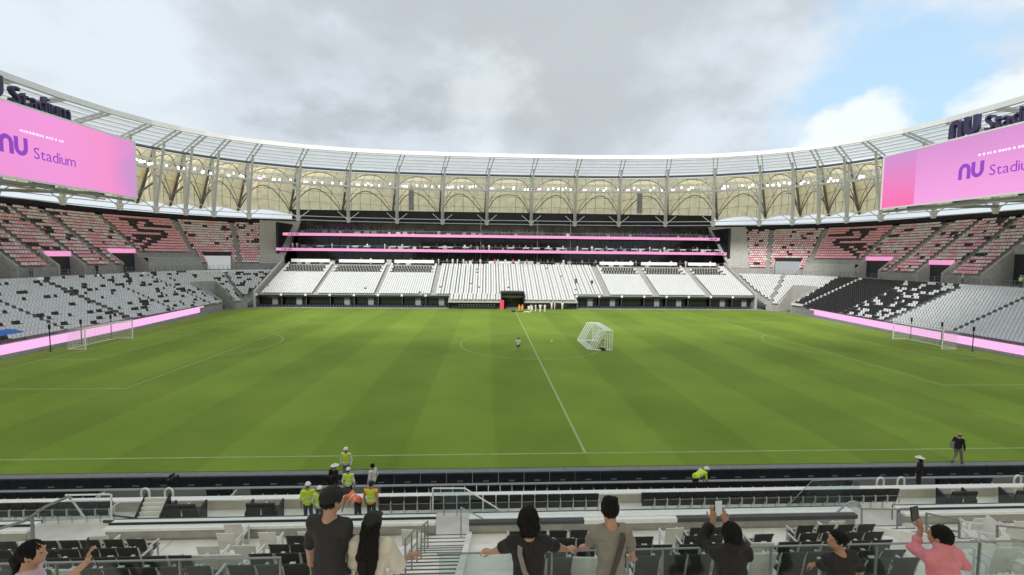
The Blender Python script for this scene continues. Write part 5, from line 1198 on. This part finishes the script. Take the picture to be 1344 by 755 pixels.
    if vox < .015:
        for sd in (-1, 1): part('eye', [('ell', hd(sd*.032,.088,.012), (.012*s,.008*s,.007*s), Rh)], 'hair_black', v=.005)
    o['_tmp'] = 0; del o['_tmp']
    return o, dict(up=up, hd=hd, arms=arms, s=s, sh=sh, part=part)
FY = -56.15
def loc_of(u, y=FY, z=8.9): return (x_at(u, y, z), y, PF_Z)
def tgt(u, v, d, base, rz=0.0):          # a seen point at distance d in front of the camera plane, in the person's frame
    p = aty(u, v, CAM.y+d); q = V3(p.x-base[0], p.y-base[1], p.z-base[2]); return tuple(rotz(-rz)@q)
def strap(pd, pts, w=.05, m='strap_brown', name='bag_strap', par=None):
    g = G(); P = [Vector(tuple(q)) for q in pts]; V = []
    for i, p in enumerate(P):
        d = (P[min(i+1,len(P)-1)]-P[max(i-1,0)]).normalized(); sd = d.cross(Vector((0,1,0))).normalized()*w/2; V += [p-sd, p+sd, p+sd+Vector((0,.008,0)), p-sd+Vector((0,.008,0))]
    F = []
    for i in range(len(P)-1):
        for j in range(4): F.append((i*4+j, i*4+(j+1)%4, i*4+4+(j+1)%4, i*4+4+j))
    g.add(V, F); return g.obj(name, m, par)
# --- spectators at the balustrade
L1 = loc_of(432); p1, d1 = person('person', 'man in charcoal T-shirt and black cap standing beside a long-haired woman', L1, R(-14), 1.77, drop=.03, lean=.06, head_turn=R(-24), hands={-1: (tgt(404, 775, 4.72, L1, R(-14)), (.2, .6, -.5)), 1: (tgt(459, 752, 4.72, L1, R(-14)), (.1, .7, -.6))}, skin='skin_b', shirt='tee_charcoal', sleeve=.82, hair='short', hat='cap_black', width=.84, loose=.018)
L2 = loc_of(488); p2, d2 = person('person', 'woman with long black hair, black cap and cream puff-sleeve blouse', L2, R(-6), 1.58, drop=.08, lean=.05, hands={1: (tgt(537, 729, 4.66, L2, R(-6)), (1, .35, .1), (.3, -.2, -1)), -1: (tgt(470, 765, 4.70, L2, R(-6)), (.1, .6, -.4))}, shirt='blouse', sleeve=.95, puffy=.020, hair='long', hat='cap_black', trouser='denim', width=.84, loose=.026)
L3 = loc_of(694); p3, d3 = person('person', 'person in black T-shirt with bushy black hair, both arms spread along the rail', L3, R(0), 1.66, drop=.16, lean=.13, hands={-1: (tgt(641, 727, 4.86, L3), (-1, .25, .05), (-.3, -.7, .2)), 1: (tgt(752, 724, 4.86, L3), (1, .25, .05), (.3, -.7, .2))}, skin='skin_b', shirt='tee_black', sleeve=.62, hair='bushy', width=.90, loose=.022)
u3 = d3['up']; strap(d3, [u3(-.10,-.06,1.47), u3(-.11,-.155,1.38), u3(-.06,-.165,1.22), u3(.05,-.165,1.05), u3(.12,-.15,.96)], .045, 'trouser_grey', par=p3)
L4 = loc_of(803); p4, d4 = person('person', 'slim person in taupe T-shirt wearing a brown cross-body bag strap', L4, R(4), 1.70, drop=.11, lean=.12, head_turn=R(-10), hands={-1: (tgt(768, 722, 4.84, L4, R(4)), (-.3, 1, -.3), (-1, -.5, -.3)), 1: (tgt(836, 752, 4.8, L4, R(4)), (.1, 1, -.4))}, skin='skin_b', shirt='tee_grey', sleeve=.75, hair='short', width=.77, loose=.022)
u4 = d4['up']; strap(d4, [u4(.12,-.03,1.49), u4(.11,-.145,1.42), u4(.03,-.160,1.25), u4(-.06,-.160,1.08), u4(-.12,-.150,.97)], .05, par=p4)
g = G(); c = u4(-.10,-.15,.93); g.hexa([(c[0]-.1,c[1]-.05,c[2]-.12),(c[0]+.12,c[1]-.05,c[2]-.12),(c[0]+.12,c[1]+.03,c[2]-.12),(c[0]-.1,c[1]+.03,c[2]-.12)], [(c[0]-.09,c[1]-.04,c[2]+.08),(c[0]+.11,c[1]-.04,c[2]+.08),(c[0]+.11,c[1]+.02,c[2]+.08),(c[0]-.09,c[1]+.02,c[2]+.08)]); g.obj('bag', 'strap_brown', p4)
L5 = loc_of(958); hL, hR = tgt(936, 684, 4.60, L5), tgt(952, 687, 4.60, L5); p5, d5 = person('person', 'girl in black hooded top raising a phone with both hands', L5, R(6), 1.60, drop=.24, lean=.04, hands={-1: (rotz(-R(6))@V3(*hL), (.15, .25, 1), (-.6, .2, -1)), 1: (rotz(-R(6))@V3(*hR), (-.15, .25, 1), (.6, .3, -1))}, skin='skin_a', shirt='tee_black', sleeve=1.72, hair='bob', trouser='trouser_black', width=.84, loose=.026, hood=True, curl=.5)
def phone(u, v, d, label, w=.078, h_=.155, tilt=0.0, rz=0.0, m='phone_dark'):
    p = aty(u, v, CAM.y+d); o = thing('phone' if w < .1 else 'tablet', label, 'phone' if w < .1 else 'tablet', p, rz); o.rotation_euler = (tilt, 0, rz)
    g = G(); g.box(-w/2, w/2, -.005, .005, -h_/2, h_/2); g.obj('body', 'black', o); g = G(); g.box(-w/2+.004, w/2-.004, -.0075, -.0055, -h_/2+.006, h_/2-.006); g.obj('screen', m, o); g = G(); g.box(-w/2+.008, -w/2+.034, .0055, .009, h_/2-.04, h_/2-.01); g.obj('camera_bump', 'black', o)
mat('phone_view', (.05,.05,.05), .3, emit=(.30,.33,.30), estr=.5)
def hand_point(o, d, sd, along=.10):
    a, e, w = d['arms'][sd]; q = rotz(o.rotation_euler.z)@w; return Vector((o.location.x+q[0], o.location.y+q[1], o.location.z+q[2]))
def phone_at(p, label, w, h_, tilt, rz, m='phone_dark'):
    u, v = proj(p); phone(u, v, p.y-CAM.y, label, w, h_, tilt, rz, m)
pa, pb_ = hand_point(p5, d5, -1), hand_point(p5, d5, 1); phone_at((pa+pb_)/2+Vector((0, .03, .135)), 'phone held up in both hands by the girl in black', .082, .165, R(-6), R(4), 'phone_view')
L6 = loc_of(1104, z=8.7); p6, d6 = person('person', 'boy in black top looking sideways over the rail with dark hair', L6, R(12), 1.40, drop=.18, lean=.14, head_turn=R(72), head_pitch=R(-8), hands={-1: (rotz(-R(12))@V3(*tgt(1070, 741, 4.72, L6)), (-.5, .7, -.5)), 1: (rotz(-R(12))@V3(*tgt(1135, 762, 4.7, L6)), (.2, .8, -.5))}, skin='skin_a', shirt='tee_black', sleeve=1.2, hair='short', trouser='trouser_black', width=.95, loose=.026)
L7 = loc_of(1232, z=8.8); p7, d7 = person('person', 'spectator in pink hooded top holding a dark tablet up high', L7, R(10), 1.58, drop=.30, lean=.08, head_turn=R(20), head_pitch=R(-6), hands={-1: (rotz(-R(10))@V3(*tgt(1209, 694, 4.62, L7)), (-.10, .25, 1), (-.4, .2, -1)), 1: (rotz(-R(10))@V3(*tgt(1266, 745, 4.6, L7)), (.2, .8, .2))}, skin='skin_a', shirt='hood_pink', sleeve=1.45, hair='short', trouser='denim', width=.90, loose=.028, hood=True, curl=.6)
phone_at(hand_point(p7, d7, -1)+Vector((-.055, .03, .15)), 'dark tablet in the raised hand of the pink hooded spectator', .112, .145, R(-10), R(14))
L8 = loc_of(48, z=8.8); p8, d8 = person('person', 'woman in pale pink top seen in profile lifting a phone, hair tied back', L8, R(-60), 1.60, drop=.29, lean=.06, head_turn=R(-16), hands={1: (tgt(115, 737, 4.44, L8, R(-60)), (.05, .1, 1), (.05, .25, -1)), -1: (tgt(70, 765, 4.66, L8, R(-60)), (.0, .9, -.2))}, skin='skin_b', shirt='top_lilac', sleeve=.6, hair='bun', trouser='denim', width=.92, loose=.02, curl=.7)
phone_at(hand_point(p8, d8, 1)+Vector((.0, .0, .14)), 'phone in the lifted hand of the woman in profile', .074, .15, R(-4), R(-62))

# --- workers and staff lower down
def mid(label, u, v, y, floor, H=1.72, rz=0, **kw):
    x = x_at(u, y, floor+H*.93); kw.setdefault('vox', .019); kw.setdefault('fingers', False); return person('person', label, (x, y, floor), R(rz), H, **kw)
mid('worker in yellow vest and white hard hat facing the stand beyond the board backs', 454, 604, -37.1, -.02, 1.78, 170, shirt='cloth_white', sleeve=1.9, vest='yellow_hiviz', hat='hard', trouser='trouser_grey')
mid('worker in yellow vest and hard hat standing beyond the white wall cap', 457, 622, -40.7, .80, 1.56, 0, shirt='cloth_white', sleeve=1.9, vest='yellow_hiviz', hat='hard', trouser='trouser_black')
mid('worker in yellow vest and hard hat nearest to the club chairs', 404, 648, -43.2, 1.30, 1.66, 15, shirt='yellow_hiviz', sleeve=1.2, vest='yellow_hiviz', hat='hard', trouser='denim')
mid('worker in yellow vest and white sleeves half hidden behind the black cap', 419, 652, -43.35, 1.30, 1.58, -10, shirt='cloth_white', sleeve=1.9, vest='yellow_hiviz', hat='hard', trouser='denim')
x5 = x_at(470, -43.1, 2.1); person('person', 'worker in orange vest and hard hat bending down to one side', (x5, -43.1, 1.30), R(65), 1.66, lean=1.25, head_pitch=R(-30), hands={1: ((.20,.62,.50),(0,.2,-1)), -1: ((-.20,.60,.45),(0,.2,-1))}, shirt='orange_hiviz', sleeve=1.1, vest='orange_hiviz', hat='hard', trouser='trouser_black', vox=.019, fingers=False)
mid('worker in yellow vest over orange with a dark cap', 487, 636, -43.25, 1.30, 1.70, -8, shirt='orange_hiviz', sleeve=.8, vest='yellow_hiviz', hair='short', hat='cap_black', trouser='trouser_black')
mid('person in long white shirt with dark hair beyond the board backs', 489, 608, -38.9, -.02, 1.74, 60, shirt='cloth_white', sleeve=1.9, trouser='trouser_black', head_turn=R(20))
mid('person in black beside the workers, pale hat and bag', 434, 615, -39.2, -.02, 1.62, 20, shirt='tee_black', sleeve=1.9, trouser='cloth_white', hair='bob')
mid('pale hatted person standing among the workers, face turned away', 439, 614, -38.7, -.02, 1.66, -30, shirt='tee_charcoal', sleeve=1.5, trouser='trouser_grey', hat='wide')
x9 = x_at(912, -40.55, 1.7); person('person', 'lone worker in yellow jacket and hard hat bending over the black seats', (x9, -40.6, .80), R(-75), 1.66, lean=1.15, hands={1: ((.18,.55,.62),(0,.3,-1)), -1: ((-.18,.62,.55),(0,.3,-1))}, shirt='yellow_hiviz', sleeve=1.9, vest='yellow_hiviz', hat='hard', trouser='trouser_black', vox=.019, fingers=False)
mid('person in black with a wide white sun hat behind the white wall cap', 1208, 612, -40.4, .80, 1.62, 30, shirt='tee_black', sleeve=1.8, hat='wide', hair='bob', trouser='trouser_black')
pw = atz(1256, 609, 0); ow, dw = person('person', 'person striding along the touchline with tan cap and shoulder bag', (pw.x, pw.y, 0), R(-70), 1.76, lean=.08, legs='walk', shirt='tee_black', sleeve=1.9, hat='cap_tan', trouser='trouser_grey', vox=.016, fingers=False)
g = G(); g.box(-.30,-.12,-.20,.18,.86,1.22); g.obj('shoulder_bag', 'concrete_dark', ow); g = G(); g.bar((-.22,.0,1.2),(.05,-.02,1.52),.05,.012); g.obj('bag_strap', 'cloth_white', ow)
pp = atz(680, 462.5, 0); person('person', 'player in white shirt and black shorts running on the pitch', (pp.x, pp.y, 0), R(-25), 1.76, lean=.12, legs='run', shirt='cloth_white', sleeve=.7, trouser='shorts', hands={1: ((.30,.15,1.20),(0,.6,.6)), -1: ((-.28,-.25,1.05),(0,-.5,-.6))}, vox=.02, fingers=False)
g = G(); g.lathe([(.001,0),(.06,.03),(.10,.09),(.11,.11),(.10,.15),(.06,.19),(.001,.22)], n=14); pbx = atz(724, 449, 0); o = g.obj('football', 'hat_white', None, (0,0,0), True); o.location = (pbx.x, pbx.y, .004); tag(o, 'white football lying on the grass near the centre spot', 'ball')
# --- far figures: a few bodies, many copies
protos = {}
for nm, kw in dict(white=dict(shirt='cloth_white', sleeve=.7, trouser='cloth_white'), dark=dict(shirt='tee_black', sleeve=.8, trouser='trouser_black'), hiviz=dict(shirt='cloth_white', sleeve=.8, vest='yellow_hiviz', hat='hard', trouser='denim'), red=dict(shirt='red', sleeve=.7, trouser='trouser_black'), grey=dict(shirt='tee_grey', sleeve=.7, trouser='denim')).items():
    protos[nm] = [person('person', '', (0, 0, 0), 0, 1.75, vox=.034, fingers=False, **kw)[0], False]
def far(kind, loc, rz, label, group):
    q = protos[kind]; o = q[0] if not q[1] else copy_tree(q[0]); q[1] = True; o.location = loc; o.rotation_euler = (0, 0, R(rz)); o['label'] = label; o['group'] = group
desc = dict(white='in white', dark='in black', hiviz='in a yellow vest and hard hat', red='in red', grey='in a grey shirt', pinkk='in pink')
for u in (697, 703, 709, 715, 724, 728, 738): k = 'white'; p = atz(u, 410 if u < 720 else 406.5, 0); far(k, (p.x, p.y, 0), random.uniform(-180, 180), 'person in white standing at the touchline by the bench', 'people in white by the bench')
for u in (700, 719, 733, 745): p = atz(u, 406, 0); far('dark', (p.x, p.y, 0), random.uniform(-180, 180), 'person in black standing at the touchline by the bench', 'people in black by the bench')
for u in range(440, 1000, 9):
    if random.random() < (.95 if 555 < u < 700 else .5):
        k = random.choice(('white', 'dark', 'grey', 'red', 'white', 'white')) if 600 < u < 680 else random.choice(('white', 'white', 'dark', 'grey')); y = random.uniform(56.3, 58.5); x = x_at(u+random.uniform(-3, 3), y, 10.2)
        if abs(x) < 53: far(k, (x, y, 8.85), random.uniform(120, 240), f'person {desc[k]} on the concourse above the white seats', f'people {desc[k]} on the concourse')
for u in list(range(610, 700, 8))+list(range(390, 600, 23))+list(range(720, 930, 19))+[384, 915]:
    k = random.choice(('white', 'grey', 'dark')); y = 60.4; x = x_at(u, y, 14); far(k, (x, y, 12.45), random.uniform(120, 240), f'person {desc[k]} on the suite level between the pink bands', f'people {desc[k]} on the suite level')
for (o_, s_, z, sx_, k, l) in ((14.3, 13.5, 7.5, 1, 'hiviz', 'worker in yellow vest on the walkway above the black seats'), (14.6, 5.2, 7.5, 1, 'hiviz', 'worker in yellow vest on the walkway above the silver seats'), (14.4, 4.0, 7.5, 1, 'hiviz', 'worker in yellow vest on the walkway above the silver seats'), (14.3, 2.2, 7.5, 1, 'dark', 'person in black on the walkway above the silver seats'), (14.3, .6, 7.5, 1, 'dark', 'person in black on the walkway above the silver seats'), (14.4, 30.5, 7.5, -1, 'dark', 'person in black on the walkway above the black-flecked seats'), (14.2, 24, 7.5, -1, 'dark', 'person in black on the walkway above the black-flecked seats'), (14.4, 12.5, 7.5, -1, 'grey', 'person in grey on the walkway above the black-flecked seats')):
    x, y = ring(o_, s_); far(k, (sx_*x, y, z), random.uniform(0, 360), l, l)
for u, v, k, l in ((280, 407.5, 'hiviz', 'worker in yellow vest at the corner by the white seats'), (286, 407.5, 'hiviz', 'worker in yellow vest at the corner by the white seats'), (294, 407, 'grey', 'person in grey at the corner by the white seats'), (1044, 407, 'hiviz', 'worker in yellow vest at the corner by the black seats'), (1050, 407.5, 'red', 'person in red at the corner by the black seats'), (1056, 408.5, 'dark', 'person in black at the corner by the black seats')):
    p = atz(u, v, 0); far(k, (p.x, p.y, 0), random.uniform(0, 360), l, l)
for u, y, l in ((756, 46.4, 'person in black sitting high in the white central seats'), (777, 46.0, 'person in black climbing the white seats beside the aisle')): z = F_Z+int((y-41.5)/F_D)*F_R; far('dark', (x_at(u, y, z+.8), y, z), 180, l, 'people on the white far seats')
# bench seats, cones and kit at the halfway line
for (u0, u1) in ((601, 652), (706, 750)):
    a, b = x_at(u0, 40.0, .5), x_at(u1, 40.0, .5); n = int((b-a)/.62)
    bt = thing('team_bench', 'row of black bench seats beside the tunnel, people in white before it' if u0 > 650 else 'row of black bench seats beside the tunnel, red banner at its end', 'bench', ((a+b)/2, 40.0, 0)); BT = ((a+b)/2, 40.0, 0)
    for i in range(n):
        x = a+.3+i*.62; g = G(); g.hexa([(x-.26,39.9,.30),(x+.26,39.9,.30),(x+.26,40.35,.30),(x-.26,40.35,.30)], [(x-.26,39.9,.42),(x+.26,39.9,.42),(x+.26,40.3,.42),(x-.26,40.3,.42)]); g.hexa([(x-.26,40.25,.42),(x+.26,40.25,.42),(x+.26,40.33,.42),(x-.26,40.33,.42)], [(x-.22,40.35,1.15),(x+.22,40.35,1.15),(x+.22,40.42,1.15),(x-.22,40.42,1.15)]); g.obj('bench_seat', 'seat_black', bt, BT)
        g = G(); g.box(x-.12, x+.12, 40.20, 40.25, .75, .95); g.obj('headrest_patch', 'seat_silver', bt, BT)
    g = G(); g.box(a, b, 39.95, 40.35, 0, .30); g.obj('plinth', 'black', bt, BT)
for u, m, l, hgt in ((681.5, 'orange', 'orange training mannequin left of its twin by the halfway line', 1.55), (685.5, 'orange', 'orange training mannequin right of its twin by the halfway line', 1.55)):
    p = atz(u, 409.5, 0); o = thing('training_mannequin', 'orange free kick mannequin at the end of the halfway line', 'mannequin', (p.x, p.y, 0), 0, 'orange mannequins')
    g = G(); g.lathe([(.12,.25),(.2,.5),(.24,1.0),(.24,1.15),(.08,1.22),(.11,1.32),(.11,1.45),(.03,1.52)], n=12); g.obj('figure', m, o); g = G(); g.lathe([(.3,0),(.3,.05),(.04,.08),(.04,.3)], n=12); g.obj('stand', 'black', o)
p = atz(658.5, 405.5, 0); o = thing('red_banner', 'upright red banner stand left of the tunnel mouth', 'banner', (p.x, 39.0, 0)); g = G(); g.box(-.42,.42,-.03,.03,.1,2.0); g.obj('banner', 'red', o); g = G(); g.box(-.4,.4,-.25,.25,0,.06); g.bar((0,.08,0),(0,.08,2.0),.04); g.obj('stand', 'steel_grey', o)
p = atz(674, 409.5, 0); o = thing('kit_bag', 'black kit bag lying by the end of the halfway line', 'bag', (p.x, p.y, 0)); g = G(); g.tube([(-.4,0,.17),(-.3,0,.18),(.3,0,.18),(.4,0,.17)], .16, 10); g.obj('bag', 'black', o); g = G(); g.tube([(-.15,0,.32),(-.1,0,.45),(.1,0,.45),(.15,0,.32)], .015, 5); g.obj('handle', 'black', o)
p = atz(691, 411, 0); o = thing('hurdle_stack', 'low pale training hurdles lying in front of the bench', 'hurdle', (p.x, p.y, 0))
for i in range(3): g = G(); g.tube([(-.6+.1*i,.25*i,0),(-.6+.1*i,.25*i,.22),(.55+.1*i,.25*i,.22),(.55+.1*i,.25*i,0)], .035, 6); g.obj('hurdle', 'hat_white', o)
for u in (694, 697): p = atz(u, 405.5, 0); o = thing('cooler_box', 'pale blue drinks cooler next to the people in white', 'cooler', (p.x, 39.4, 0), 0, 'drinks coolers'); g = G(); g.box(-.3,.3,-.22,.22,0,.62); g.obj('tub', 'seat_silver', o); g = G(); g.box(-.32,.32,-.24,.24,.625,.70); g.obj('lid', 'hat_white', o)
